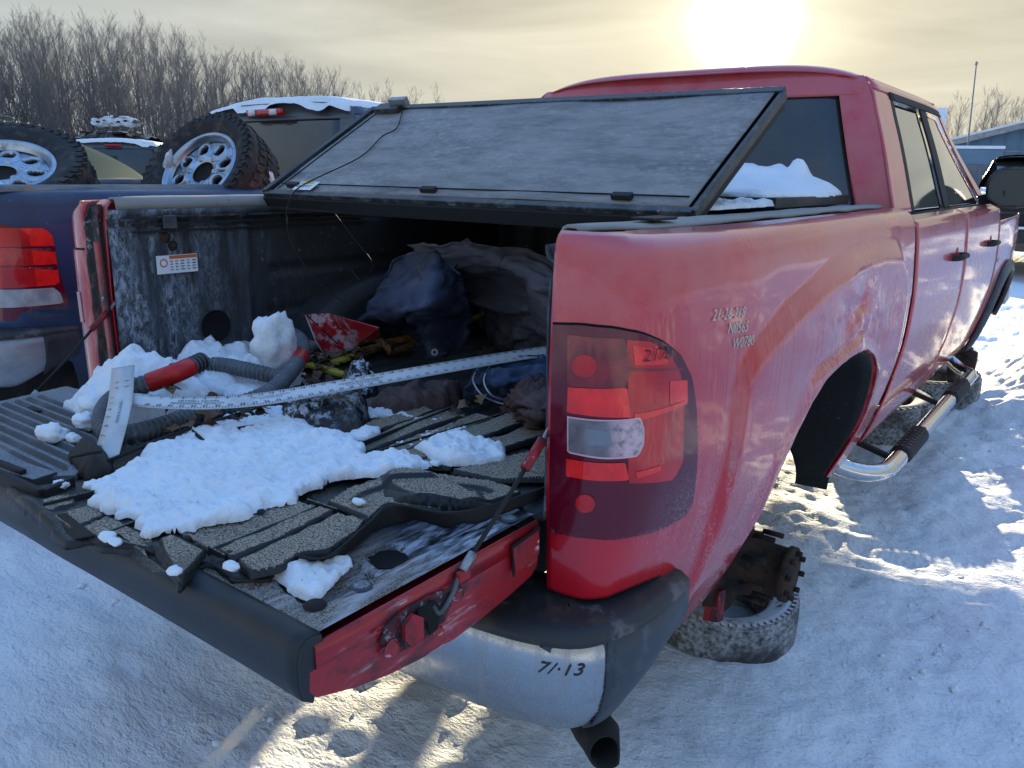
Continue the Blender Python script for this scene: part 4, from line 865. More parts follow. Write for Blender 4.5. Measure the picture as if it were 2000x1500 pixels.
tube('loose_wire', spline([cv(-.46, -.01, -.02), (-.40, .60, .42), (-.36, .64, .34), (-.44, .66, .28), (-.50, .68, .30)], 30), .0014, m_black, TC, 5)
# snow on the flat panel by the rear window
sn = [(.10, 1.25), (.50, 1.14), (.72, 1.15), (.755, 1.40), (.765, 1.62), (.74, 1.86), (.1, 1.86)]
def snw(d, X, Y): return (.020+.085*ss(1.25, 1.8, Y)*ss(.80, .45, X)+.03*ss(.60, .70, X)*ss(.78, .70, X)*0)*np.clip(d/.05, 0, 1)**.5*(1+.2*fbm(X*9, Y*9, 3, 3))+.045*np.exp(-((X-.60)/.030)**4-((Y-1.78)/.06)**2)
s1 = heap('snow_drift', sn, snw, m_snow, None, res=.010, base=.576, edge=.01); tag(s1, 'snow drift on the flat cover panel against the red cab rear window', 'snow')
s2 = heap('snow_strip', [(.60, .60), (.76, .62), (.755, 1.14), (.66, 1.14)], snow_h(.012, .03), m_snow, None, res=.01, base=.556, edge=.008); tag(s2, 'thin snow strip beside folded cover edge on the right bed rail', 'snow')


# ------------------------------------------------------------------ things lying in the bed
def obj_heap(name, px, z, hf, mat, label, cat, group=None, **k):
    b = k.pop('base', z-.006); o = heap(name, [at(u, v, z) for u, v in px], hf, mat, None, base=b, **k); return tag(o, label, cat, group)
G_SN = 'snow patches lying in the bed and on the tailgate'
obj_heap('snow_patch', [(172, 968), (235, 915), (300, 872), (360, 850), (470, 820), (540, 812), (640, 838), (700, 862), (722, 888), (790, 884), (852, 908), (780, 918), (700, 928), (640, 938), (598, 958), (560, 972), (523, 978), (470, 1005), (395, 1020), (330, 1030), (288, 1036), (262, 1012), (215, 1000)], .045,
    snow_h(.018, .03, .6, 34, 1.), m_snow, 'largest broad sheet of crusty snow in the middle of the tailgate liner', 'snow', G_SN, res=.005, edge=.016, efreq=26)
obj_heap('snow_patch', [(808, 872), (850, 862), (892, 852), (940, 862), (988, 872), (982, 890), (940, 898), (880, 902), (838, 890)], .045, snow_h(.020, .022, .6, 40, 2.), m_snow, 'small lumpy snow patch on black liner left of the tail lamp', 'snow', G_SN, res=.005, edge=.008)
obj_heap('snow_patch', [(512, 1112), (560, 1098), (620, 1092), (680, 1086), (690, 1098), (665, 1120), (650, 1142), (612, 1166), (580, 1150), (556, 1130)], .020, snow_h(.012, .02, .6, 40, 3.), m_snow, 'jagged snow patch in the round recess near the tailgate corner', 'snow', G_SN, res=.005, edge=.008)
obj_heap('snow_patch', [(380, 845), (430, 822), (480, 802), (560, 790), (630, 800), (560, 818), (470, 840), (400, 856)], .040, snow_h(.016, .03, .5, 26, 4.), m_snow, 'thin snow strip between the hose and the broad snow sheet', 'snow', G_SN, res=.006, edge=.014)
obj_heap('snow_patch', [(640, 838), (680, 828), (740, 832), (745, 842), (700, 852)], .046, snow_h(.012, .03, .5, 26, 4.), m_snow, 'tiny snow strip beside raised ribs right of the crumpled bag', 'snow', G_SN, res=.005, edge=.014)
obj_heap('snow_patch', [(770, 870), (830, 846), (890, 836), (930, 838), (860, 858), (800, 880)], .034, snow_h(.009, .02, .5, 30, 5.), m_snow, 'thin dusting of snow between two liner ribs', 'snow', G_SN, res=.005, edge=.018, efreq=40)
obj_heap('snow_patch', [(650, 800), (720, 792), (800, 800), (860, 820), (850, 826), (760, 812), (690, 806)], .034, snow_h(.008, .02, .5, 30, 6.), m_snow, 'narrow broken snow streak below the long white square', 'snow', G_SN, res=.005, edge=.014, efreq=36)
# piles on the left
obj_heap('snow_pile', [(118, 778), (165, 735), (178, 720), (215, 712), (300, 712), (380, 730), (420, 752), (380, 775), (310, 780), (262, 795), (230, 815), (190, 820), (160, 800)], .06,
    lambda d, X, Y: ((.02+.115*np.clip(d/.16, 0, 1)**.55)*(1+.22*fbm(X*9, Y*9, 3, 4))+.012*fbm(X*34, Y*34, 6, 3))*np.clip(d/.012, 0, 1)**.5, m_snow, 'big snow pile against left wall behind the head of the square', 'snow', G_SN, base=.0, res=.006, edge=.012)
obj_heap('snow_pile', [(330, 712), (400, 690), (470, 685), (560, 700), (590, 716), (540, 730), (450, 742), (380, 738)], .05, snow_h(.075, .07, .45, 12, 8.), m_snow, 'low snow bank along the left wall beside pale pipes', 'snow', G_SN, base=.0, res=.006, edge=.014)
obj_heap('snow_pile', [(380, 668), (400, 655), (436, 655), (442, 672), (425, 690), (392, 690)], .06, lambda d, X, Y: snow_h(.075, .03, .4, 18, 9.)(d, X, Y), m_snow, 'small snow lump in front of round drain hole on left wall', 'snow', G_SN, base=.03, res=.006)
obj_heap('snow_pile', [(420, 740), (500, 730), (560, 745), (540, 768), (450, 772)], .02, snow_h(.02, .04, .5, 16, 10.), m_snow, 'flat snow inside the loop of grey hose', 'snow', G_SN, base=.005, res=.007, edge=.02)
def lump(name, c, r, mat, label, cat, sc=(1, 1, .8), seed=0, group=None, lo=-1, amp=.25, n=28):
    th = np.linspace(0, 2*PI, n, endpoint=False); ph = np.linspace(.02, PI-.02, n//2+4); T_, P_ = np.meshgrid(th, ph)
    D = np.stack([np.sin(P_)*np.cos(T_), np.sin(P_)*np.sin(T_), np.cos(P_)], -1); R_ = r*(1+amp*fbm(D[..., 0]*1.7+seed*3.1, D[..., 1]*1.7, D[..., 2]*1.7+seed, 4))
    V = D*R_[..., None]*np.array(sc); V[..., 2] = np.maximum(V[..., 2], lo*r)
    o = grid(name, V, mat, None, cu=True); o.location = c; return tag(o, label, cat, group)
lump('snow_block', (at(535, 672, .13)), .078, m_snow, 'tall leaning snow block standing upright inside the hose loop', 'snow', (.62, .75, 1.15), 4, G_SN, amp=.28)
lump('snow_clod', at(102, 845, .052), .030, m_snow, 'larger snow clod on the corrugated left end of tailgate', 'snow', (1.1, .9, .75), 5, 'snow clods')
lump('snow_clod', at(143, 855, .045), .016, m_snow, 'smaller snow clod beside the larger one on corrugated panel', 'snow', (1.1, .9, .7), 6, 'snow clods')
lump('snow_clod', at(165, 822, .055), .028, m_snow, 'snow clod fallen from the left pile edge', 'snow', (1.2, .9, .7), 7, 'snow clods')
lump('snow_clod', at(185, 790, .07), .035, m_snow, 'rounded snow clod at the foot of the left pile', 'snow', (1.2, .9, .7), 8, 'snow clods')
for i, (u, v, r) in enumerate(((210, 1048, .012), (342, 1115, .010), (452, 1106, .011), (120, 945, .014), (178, 948, .014), (850, 905, .010), (700, 980, .010), (225, 1058, .010))):
    lump('snow_bit', at(u, v, .042), r, m_snow, 'small loose crumb of snow on the black tailgate liner', 'snow', (1.4, 1, .6), 10+i, 'crumbs of snow on the liner', n=14)

# corrugated hose, one long loop
hp = [(395, 705, .15), (345, 728, .14), (290, 748, .115), (238, 768, .09), (205, 800, .075), (205, 838, .06), (240, 850, .055), (300, 838, .05), (370, 815, .05), (450, 795, .05), (520, 770, .06), (560, 735, .07), (590, 690, .09), (582, 660, .10), (545, 648, .09), (480, 655, .08)]
hpts = spline([at(u, v, z) for u, v, z in hp], 900)
seg = np.concatenate([[0], np.cumsum(np.linalg.norm(np.diff(hpts, axis=0), axis=1))]); pr_ = .0215+.0026*np.sin(seg*2*PI/.0105)
HO = thing('hose', 'long grey corrugated hose looped round snow with red taped joints', 'hose', tuple(hpts[300]))
def hose_part(P_, nm='hose_tube', mt=m_hose, r0=.0205, amp=.0034):
    s_ = np.concatenate([[0], np.cumsum(np.linalg.norm(np.diff(P_, axis=0), axis=1))]); k = max(30, int(s_[-1]/.0022)); Q = spline(P_[::6] if len(P_) > 60 else P_, k); s_ = np.linspace(0, s_[-1], k)
    return tube(nm, Q, r0+amp*np.clip(np.sin(s_*2*PI/.0150)*1.8, -1, 1), mt, HO, 16)
hose_part(hpts)
h2 = spline([at(u, v, z) for u, v, z in ((355, 722, .06), (420, 712, .075), (480, 722, .075), (535, 735, .065), (560, 742, .06))], 200); hose_part(h2, r0=.0195)
i0 = 5; tube('red_tape', hpts[28:84], .0245, m_tape, HO, 18); tube('hose_cuff', hpts[0:30], .0235, m_black, HO, 18); k0 = int(np.argmin(np.linalg.norm(hpts-at(592, 700, .088), axis=1))); tube('red_tape', hpts[k0-16:k0+22], .0240, m_tape, HO, 18)
# pipes
for i, (a, b, lb) in enumerate((((440, 688, .045), (640, 640, .045), 'pale plastic pipe nearest the wall running under the red shard'), ((450, 705, .035), (650, 668, .035), 'second pale plastic pipe in front, half buried in snow'), ((600, 700, .02), (700, 682, .02), 'thin pale conduit showing under the edge of red shard'))):
    P = np.array([at(*a), at(*b)]); r = (.026, .024, .010)[i]; d_ = P[1]-P[0]
    t = thing('plastic_pipe', lb, 'pipe', tuple(P[0]), 'pale pipes on the bed floor'); tube('pipe_tube', [P[0], P[0]+d_*.5, P[1]], r, m_pipe, t, 18); tube('pipe_bore', [P[0]-d_*.002, P[0]+d_*.001], r*.8, m_gap, t, 14)
# drywall square -------------------------------------------------
sq_ = thing('drywall_square', 'long silver T square with printed inch scales lying across the bed', 'ruler', tuple(at(245, 780, .12)))
cl = [(238, 779, .122), (330, 786, .118), (430, 786, .118), (520, 778, .120), (640, 758, .125), (760, 737, .132), (880, 716, .142), (980, 699, .150), (1085, 683, .158)]
bc = spline([at(u, v, z) for u, v, z in cl], 120); TT, _, _ = frames(bc); wd = np.cross(TT, [0, 0, 1]); wd /= np.linalg.norm(wd, axis=1)[:, None]; wd[:, 2] += -.30; wd /= np.linalg.norm(wd, axis=1)[:, None]
BW = .051; bs = np.concatenate([[0], np.cumsum(np.linalg.norm(np.diff(bc, axis=0), axis=1))])
grid('blade', np.stack([bc+wd*BW*t for t in (-.5, -.25, 0, .25, .5)], 1), m_alu, sq_, solid=.0025)
nb = np.cross(wd, TT); nb *= np.sign(nb[:, 2])[:, None]
def bl(a, b):
    a = np.clip(a, 0, bs[-1]); p = np.array([np.interp(a, bs, bc[:, i]) for i in range(3)]); w_ = np.array([np.interp(a, bs, wd[:, i]) for i in range(3)]); n_ = np.array([np.interp(a, bs, nb[:, i]) for i in range(3)])
    return tuple(p-w_*b+n_*.0022)
def print_join(items, name, parent, mat=m_print):
    vf = []
    for body, size, ox, oy, fn in items:
        v, f = text_vf(body, size); vf.append((np.array([fn(a+ox, b+oy) for a, b in v[:, :2]]), f))
    V, F = join_vf(vf); return mesh(name, V, F, mat, parent, smooth=False)
it = []
for k in range(1, 47):
    x = .035+k*.0254
    if x < bs[-1]-.005: it.append((str(k), .0125, x, .0165, bl)); it.append((str(47-k), .0125, x+.008, -.0155, bl))
print_join(it, 'inch_numbers', sq_)
print_join([('DRYWALL SQUARE', .0105, .175, .0045, bl), ('PROFESSIONAL QUALITY', .0105, .175, -.0055, bl), ('EQUERRE PROFESSIONNELLE', .0090, .56, .0045, bl), ('POUR PLACOPLATRE', .0090, .56, -.0045, bl), ('MADE OF TEMPERED ALUMINIUM', .006, .335, .006, bl), ('RUST PROOF EDGE', .006, .335, -.001, bl)], 'printed_words', sq_)
V, F = join_vf([(np.array([bl(.04+j*.00635, s*.0255), bl(.0412+j*.00635, s*.0255), bl(.0412+j*.00635, s*(.0255-(.006 if j % 4 else .009))), bl(.04+j*.00635, s*(.0255-(.006 if j % 4 else .009)))]), [(0, 1, 2, 3)]) for j in range(int((bs[-1]-.05)/.00635)) for s in (1, -1)]); tag(mesh('scale_ticks', V, F, m_print, sq_, smooth=False), kind='stuff')
ha = at(206, 893, .052); hb = at(240, 714, .155); hm = at(233, 790, .1255)
hc = spline([ha, hm+np.array([0, 0, .002]), hb], 40); TH, _, _ = frames(hc); wh = np.cross(TH, [.3, -.3, 1]); wh /= np.linalg.norm(wh, axis=1)[:, None]
HW = np.linspace(.048, .052, 40)[:, None]
nh = np.cross(wh, TH); nh *= np.sign(nh[:, 2])[:, None]
grid('head', np.stack([hc+wh*HW*t-nh*.004 for t in (-.5, 0, .5)], 1), m_alu, sq_, solid=.003)
hs_ = np.concatenate([[0], np.cumsum(np.linalg.norm(np.diff(hc, axis=0), axis=1))])
def hf_(a, b):
    p = np.array([np.interp(a, hs_, hc[:, i]) for i in range(3)]); w_ = np.array([np.interp(a, hs_, wh[:, i]) for i in range(3)]); n_ = np.array([np.interp(a, hs_, nh[:, i]) for i in range(3)]); return tuple(p+w_*b*-1+n_*.0005)
print_join([(str(8-k), .013, .03+k*.027, .016, hf_) for k in range(7)]+[('MADE IN CANADA', .009, .13, -.004, hf_)], 'inch_numbers', sq_)
for s_, b_ in ((.62, .012), (.62, -.012), (.72, .012), (.72, -.012)): lathe('rivet', [(0, .002), (.004, .0018), (.005, 0)], m_alu, sq_, n=12, c=hf_(hs_[-1]*s_, b_), R=axes(nh[25]))
# red shard
sh = [at(597, 614, .155), at(640, 612, .17), at(740, 640, .15), at(742, 660, .10), at(690, 678, .055), at(632, 690, .03), at(618, 668, .07)]
shd = thing('body_panel_piece', 'torn triangular piece of scraped red bodywork lying by the wheel well', 'car part', tuple(sh[5])); polyplate('panel_sheet', sh, m_shard, shd, solid=.004)
tube('panel_edge', [sh[0], sh[6], sh[5]], .004, m_pipe, shd, 6); tube('panel_crease', [sh[0]+np.array([0, -.004, .004]), at(660, 672, .075)], .002, m_gap, shd, 6)
# yellow sticks
for a, b, lb in (((652, 708, .015), (760, 672, .03), 'yellow wooden stick under the straw rope beside the red shard'), ((600, 712, .02), (680, 733, .02), 'short yellow wooden stick end among leaves above the square'), ((885, 640, .05), (950, 612, .06), 'yellow stick showing between the two dark tarps')):
    t = thing('wooden_stick', lb, 'stick', tuple(at(*a)), 'yellow sticks in the bed'); beam('stick_bar', at(*a), at(*b), .034, .012, m_wood_y, t)
# straw rope
rp_ = spline([at(u, v, z) for u, v, z in ((690, 690, .03), (735, 678, .045), (762, 668, .055), (790, 662, .065), (808, 662, .06), (795, 678, .035), (765, 688, .03), (758, 680, .05), (748, 668, .06), (735, 662, .06), (720, 658, .06))], 160)
rt = thing('rope', 'frayed twisted straw coloured rope folded on yellow stick', 'rope', tuple(rp_[0]))
T_, A_r, B_r = frames(rp_)
for k in range(3):
    ph = np.linspace(0, 46, 160)+k*2*PI/3; tube('rope_strand', rp_+.0065*(np.cos(ph)[:, None]*A_r+np.sin(ph)[:, None]*B_r), .0065, m_rope, rt, 7)
# cloths
def drape(name, ctl, mat, parent=None, amp=.012, fa=4., seed=0., n=70, solid=.003, along=1.1):
    # a sheet through control points, with long folds running along it and fine crinkles
    C_ = np.array([[at(*q) for q in row] for row in ctl]); Q = np.array([spline(r_, n) for r_ in C_]); Q = np.array([spline(Q[:, j], n) for j in range(n)]).transpose(1, 0, 2)
    du = np.gradient(Q, axis=1); dv_ = np.gradient(Q, axis=0); nr = np.cross(du, dv_); nr /= np.linalg.norm(nr, axis=2)[..., None]+1e-9; nr *= np.sign((nr@np.array([0, -.4, 1])))[..., None]
    t, s_ = np.meshgrid(np.linspace(0, 1, n), np.linspace(0, 1, n)); w = .35*fbm(t*2.2+seed, s_*2.2, seed, 2); d = s_*fa+t*fa*.45+w*2
    f = (1-np.abs(fbm(d, t*along+w, seed, 2)))**2-.4; f2 = np.abs(fbm(s_*fa*3.1+w*3, t*fa*1.9, seed+4, 2)); edge_ = np.minimum.reduce([t, 1-t, s_, 1-s_])
    Q = Q+nr*(amp*2.0*f+amp*.5*(.5-f2)-.02*ss(.04, 0, edge_)*.5)[..., None]; Q[..., 2] = np.maximum(Q[..., 2], .010)
    return grid(name, Q, mat, parent, solid=solid)
obj_heap('cloth_heap', [(840, 540), (930, 520), (1010, 545), (1080, 590), (1110, 690), (1040, 705), (975, 660), (930, 610), (870, 570)], .04, cloth_h(.20, .16, 5, .5, 3.), m_coat, 'charcoal cloth bundle under the long dark tarp folds', 'cloth', base=.0, res=.010)
tag(drape('charcoal_tarp', [[(800, 478, .40), (900, 468, .44), (990, 480, .42), (1090, 520, .38)], [(830, 520, .34), (920, 505, .38), (1010, 530, .36), (1095, 575, .32)], [(880, 560, .25), (950, 562, .27), (1030, 592, .25), (1098, 640, .23)], [(905, 588, .20), (960, 602, .20), (1040, 628, .19), (1100, 668, .17)]], m_coat, amp=.020, fa=3.2, seed=2.), 'large charcoal tarp in long folds at the front of the bed', 'tarp')
tag(drape('charcoal_tarp', [[(945, 588, .21), (1000, 585, .23), (1050, 600, .23), (1100, 620, .23)], [(955, 622, .14), (1010, 622, .17), (1055, 635, .18), (1102, 660, .17)], [(975, 655, .08), (1015, 662, .11), (1060, 670, .11), (1105, 690, .11)], [(1000, 690, .03), (1030, 695, .04), (1070, 700, .05), (1105, 710, .05)]], m_coat, amp=.014, fa=3., seed=7.), 'lower charcoal tarp lobe hanging beside the tail lamp above the jeans', 'tarp')
tp = tag(drape('navy_tarp', [[(770, 505, .36), (820, 490, .38), (870, 500, .38), (905, 530, .34)], [(740, 560, .26), (800, 545, .30), (850, 550, .32), (905, 570, .26)], [(708, 610, .16), (770, 600, .22), (835, 595, .26), (908, 600, .20)], [(710, 628, .12), (765, 635, .12), (830, 615, .20), (918, 620, .15)], [(735, 640, .08), (790, 640, .09), (840, 640, .14), (910, 650, .10)], [(765, 634, .07), (808, 655, .07), (843, 668, .08), (893, 675, .05)], [(795, 650, .06), (828, 680, .04), (845, 700, .022), (872, 692, .03)]], m_tarp, amp=.013, fa=4.5, seed=11.), 'navy tarp with steel eyelets hanging in a pointed flap', 'tarp')
for (u, v, z, r) in ((849, 688, .044, .011), (809, 602, .235, .009)):
    lathe('eyelet', [(.006, .0), (.006, .003), (r, .003), (r+.001, 0)], m_alu, tp, n=22, c=tuple(at(u, v, z)), R=axes(CAM-at(u, v, z)))
    lathe('eyelet_hole', [(0, .001), (.006, .001)], m_gap, tp, n=16, c=tuple(at(u, v, z)), R=axes(CAM-at(u, v, z)))
jn = tag(drape('denim_jeans', [[(935, 712, .12), (985, 698, .13), (1035, 690, .14), (1095, 688, .14)], [(915, 738, .09), (965, 728, .12), (1025, 718, .13), (1096, 720, .13)], [(925, 765, .05), (975, 755, .09), (1030, 745, .10), (1096, 748, .10)], [(948, 786, .03), (985, 790, .03), (1020, 775, .04), (1090, 765, .05)]], m_denim, amp=.014, fa=4.5, seed=5.), 'crumpled blue jeans under the right end of the square', 'jeans')
tube('jeans_seam', spline([at(942, 712, .125), at(924, 740, .10), at(940, 770, .065), at(968, 785, .04), at(990, 790, .038)], 40), .0024, m_alu, jn, 6); tube('jeans_seam', spline([at(958, 712, .13), at(945, 742, .11), at(958, 770, .08), at(985, 782, .05)], 40), .0022, m_pipe, jn, 6)
tag(drape('brown_rag', [[(1010, 760, .07), (1045, 745, .10), (1095, 738, .10)], [(985, 785, .04), (1030, 775, .10), (1095, 765, .11)], [(1005, 803, .03), (1040, 802, .10), (1095, 795, .10)], [(1015, 836, .02), (1045, 838, .035), (1095, 830, .03)]], m_brown, amp=.018, fa=4., seed=9.), 'crumpled dirty brown rag beside the red cable end', 'rag')
obj_heap('plastic_bag', [(545, 790), (590, 778), (660, 772), (715, 778), (722, 800), (705, 830), (640, 835), (580, 822), (548, 808)], .06, cloth_h(.060, .035, 16, .5, 7.), m_bag, 'black crumpled plastic bag dusted with snow under the square', 'bag', base=.025, res=.005)
obj_heap('plastic_bag', [(660, 745), (685, 715), (705, 700), (730, 712), (742, 740), (700, 752)], .06, cloth_h(.075, .03, 16, .5, 9.), m_bag, 'smaller frosty black plastic bag poking up above the square', 'bag', base=.01, res=.005)
obj_heap('dark_rag', [(725, 790), (760, 770), (840, 755), (900, 760), (905, 775), (850, 790), (770, 805)], .04, cloth_h(.055, .04, 12, .5, 12.), m_brown, 'dark soiled rag lying just below the middle of the square', 'rag', base=.02, res=.006)
# black strap pieces and shoe-like scrap
c0_ = at(178, 915, .05)
scrap = obj_heap('rubber_scrap', [(136, 893), (160, 880), (195, 880), (218, 898), (216, 925), (170, 936), (150, 915)], .035, lambda d, X, Y: .045*np.sqrt(np.clip(d/.03, 0, 1)), M('dusty_rubber', (.03, .026, .022), .8, vary=.3), 'cupped black rubber boot scrap below the head of the square', 'rubber scrap', base=.03, res=.004, edge=.003, solid=.003)
sc2 = tube('scrap_lip', spline([at(138, 892, .075), at(158, 888, .085), at(180, 884, .088), at(196, 882, .08)], 16), .004, m_black, scrap, 8)
for i, (pts, lb) in enumerate(((((470, 812, .04), (478, 803, .06), (492, 806, .06), (498, 818, .05), (488, 822, .04)), 'bent black wire clip standing in the snow'), (((430, 852, .05), (460, 838, .055), (500, 832, .055), (520, 833, .05)), 'black wire piece lying on snow beside the bag'), (((262, 858, .05), (280, 875, .05), (300, 893, .045)), 'short black strap across the liner edge'), (((370, 835, .055), (385, 850, .055), (400, 862, .05)), 'short black strap end on snow near the hose'))):
    P = spline([at(*q) for q in pts], 20); t = tube('black_strap', P, .004, m_black, None, 8); tag(t, lb, 'strap')
pxb = tube('thin_rod', [at(200, 905, .05), at(330, 850, .06), at(530, 788, .06)], .004, m_black, None, 8); tag(pxb, 'long thin black rod lying along the upper edge of the snow sheet', 'rod')
# leaves: each is its own thing
def leaf_mesh(k):
    n = 14; a = np.linspace(0, 2*PI, n, endpoint=False); r = 1*(.55+.45*np.abs(np.cos(a*2.5+k)))*(1+.2*np.sin(a*3+k)); V = [(0, 0, .12)]+[(r[i]*math.cos(a[i]), .8*r[i]*math.sin(a[i]), .35*math.sin(a[i]*2+k)*r[i]**2+.2*math.cos(a[i]+k)) for i in range(n)]
    me = bpy.data.meshes.new('dead_leaf'); me.from_pydata(V, [], [(0, i+1, (i+1) % n+1) for i in range(n)]); me.materials.append(m_leaf[k % 4]); return me
LM = [leaf_mesh(k) for k in range(8)]
spots = []
for (px, n, z) in (([(560, 700), (600, 690), (690, 690), (735, 680), (720, 705), (680, 745), (610, 755), (580, 735)], 60, .02), ([(330, 800), (420, 785), (500, 795), (520, 815), (420, 845), (330, 850)], 34, .05), ([(320, 725), (375, 735), (385, 760), (330, 765)], 8, .10), ([(880, 775), (960, 790), (900, 830)], 6, .05), ([(905, 690), (1000, 680), (1060, 700), (950, 705)], 10, .03)):
    pl = np.array([at(u, v, z)[:2] for u, v in px]); lo, hi = pl.min(0), pl.max(0); c_ = 0
    while c_ < n:
        p = lo+(hi-lo)*rng.rand(2)
        if sdf(pl, np.array([p[0]]), np.array([p[1]]))[0] > 0: spots.append((p[0], p[1], z+.02*rng.rand(), px[0])); c_ += 1
WH = {(560, 700): 'under the yellow sticks and rope', (330, 800): 'along the lower run of the grey hose', (320, 725): 'on the snow beside the red taped hose end', (880, 775): 'by the dark rag below the square', (905, 690): 'near the jeans behind the square'}
for i, (x, y, z, wk) in enumerate(spots):
    o = bpy.data.objects.new('dead_leaf', LM[i % 8]); COL.objects.link(o); o.location = (x, y, z); s = .014+.014*rng.rand(); o.scale = (s, s, s); o.rotation_euler = (rng.rand()*.9-.4, rng.rand()*.9-.4, rng.rand()*6.3)
    tag(o, 'curled brown dead leaf '+WH[wk], 'leaf', 'dead leaves '+WH[wk])
# ------------------------------------------------------------------ wheels and tyres
def tyre_wheel(name, c, n, R_=.40, w=.27, rim_r=.222, label='', cat='wheel', group=None, rim=True, mat=m_tyre, spin=0., knobs=44, road=False):
    o = thing(name, label, cat, tuple(c), group); A = axes(n); ca, sa = math.cos(spin), math.sin(spin); A = A@np.array([[ca, -sa, 0], [sa, ca, 0], [0, 0, 1]])
    h = w/2; pf = [(rim_r, -h*.72), (rim_r+.012, -h*.80), (rim_r+.05, -h*.96), (max(R_-.07, rim_r+.062), -h*1.0), (R_-.03, -h*.93), (R_-.012, -h*.78), (R_-.010, -h*.4), (R_-.010, 0), (R_-.010, h*.4), (R_-.012, h*.78), (R_-.03, h*.93), (max(R_-.07, rim_r+.062), h*1.0), (rim_r+.05, h*.96), (rim_r+.012, h*.80), (rim_r, h*.72), (rim_r-.01, h*.5), (rim_r-.01, -h*.5)]
    t = lathe('tyre', pf, mat, o, n=72, c=c, R=A, closed=True)
    vf = []
    for k in range(knobs):
        a = 2*PI*k/knobs
        for row, (zc, dw, dr) in enumerate(((-h*.80, .044, -.010), (-h*.27, .046, 0), (h*.27, .046, 0), (h*.80, .044, -.010))):
            aa = a+(row % 2)*PI/knobs; Rm = np.array([[math.cos(aa), -math.sin(aa), 0], [math.sin(aa), math.cos(aa), 0], [0, 0, 1]])@np.array([[1, 0, 0], [0, math.cos(.35*(-1)**row), -math.sin(.35*(-1)**row)], [0, math.sin(.35*(-1)**row), math.cos(.35*(-1)**row)]])
            v, f = box_vf((0, 0, 0), (.030 if not road else .012, 2*PI*R_/knobs*(.70 if not road else .86), dw), Rm); v = v+np.array([math.cos(aa), math.sin(aa), 0])*(R_-.018+dr)+np.array([0, 0, zc]); vf.append((v@A.T+np.array(c), f))
        for sg in (() if road else (-1, 1)):
            v, f = box_vf((0, 0, 0), (.030, 2*PI*R_/knobs*.5, .012), np.array([[math.cos(a), -math.sin(a), 0], [math.sin(a), math.cos(a), 0], [0, 0, 1]])); v = v+np.array([math.cos(a), math.sin(a), 0])*(R_-.045)+np.array([0, 0, sg*h*.955]); vf.append((v@A.T+np.array(c), f))
    V, F = join_vf(vf); tag(mesh('tread_blocks', V, F, mat, t, smooth=False), kind='stuff')
    if rim:
        r = rim_r; q = lathe('rim', [(r+.004, h*.74), (r-.004, h*.80), (r-.016, h*.76), (r-.022, h*.60), (r-.03, h*.50)], m_rim, o, n=64, c=c, R=A)
        # face disc with eight oval windows
        th = np.linspace(0, 2*PI, 193)[:-1]; rr = np.linspace(.062, r-.026, 34); T2, R2 = np.meshgrid(th, rr)
        m8 = ((T2/(2*PI)*8) % 1-.5)*2*PI/8*R2; e = np.hypot(m8/.032, (R2-.142)/.037)
        Zf = h*(.44)+.014*ss(1.7, 1.05, e)*1-.030*ss(1.0, .85, e)+.012*np.exp(-((R2-.085)/.02)**2)
        P = np.stack([R2*np.cos(T2), R2*np.sin(T2), Zf], -1)@A.T+np.array(c); hgt, wdt = P.shape[:2]
        F = [f for f in gridf(hgt, wdt, cu=True) if e.reshape(-1)[list(f)].mean() > .86]; mesh('rim_face', P.reshape(-1, 3), F, m_rim, q, solid=.004)
        lathe('wheel_back', [(0, h*.1), (r-.02, h*.1), (r-.02, h*.5)], m_cavity, q, n=40, c=c, R=A); lathe('hub_bore', [(0, h*.38), (.060, h*.38), (.066, h*.46), (.072, h*.50), (.078, h*.46)], m_cavity, q, n=32, c=c, R=A)
        for k in range(6):
            a = 2*PI*k/6; p = np.array([math.cos(a)*.087, math.sin(a)*.087, h*.50])@A.T+np.array(c); lathe('lug_boss', [(0, .002), (.007, .002), (.009, .012), (.015, .012), (.018, 0)], m_rim, q, n=14, c=p, R=A)
    return o
W1 = on(398, 338, 'x', -2.30)-.055*np.array([.13, -.62, .47])/.79; W2 = on(2, 342, 'x', -2.42)-.05*np.array([.40, -.28, .87]); W3 = on(24, 392, 'x', -2.42)
GW = 'loose chrome wheels stacked in the blue bed'
tyre_wheel('wheel', W1, (.13, -.62, .47), .345, .26, label='chrome eight hole wheel with knobbly tyre tilted in front of blue cab', group=GW)
tyre_wheel('wheel', W2, (.40, -.28, .87), .365, .26, label='chrome wheel half cut off by the left edge of the photo', group=GW, spin=.3)
tyre_wheel('tyre', W3, (.30, -.20, .93), .365, .24, label='lower knobbly tyre showing only its sidewall above the blue bed rail', cat='tyre', rim=False, group='loose tyres')
tyre_wheel('tyre', (.665, 1.25, -.79), (.05, -.10, 1), .255, .18, .15, 'snow dusted road tyre lying flat under the rear hub', 'tyre', rim=False, mat=m_tyre_snow, knobs=60, road=True)
tyre_wheel('tyre', (.50, 3.95, -.73), (0, -.05, 1), .34, .22, .2, 'snow topped tyre lying under the middle of the red truck', 'tyre', rim=False, mat=m_tyre_snow, knobs=50, road=True)
tyre_wheel('tyre', (.62, 4.85, -.74), (0, -.05, 1), .34, .22, .2, 'tyre lying flat under the front hub of the red truck', 'tyre', rim=False, mat=m_tyre_snow, knobs=50, road=True)
s3 = lump('snow_clump', (0, 0, 0), .05, m_snow, 'snow clinging to left edge of tilted chrome wheel', 'snow', (.5, .5, 1.9), 21); s3.location = on(328, 325, 'x', -2.52); s3.rotation_euler = (.2, .75, 0)
lump('snow_clump', (-2.02, 1.50, .56), .06, m_snow, 'snow lump between the tilted wheel and the folded cover', 'snow', (.6, .5, 1.5), 22)

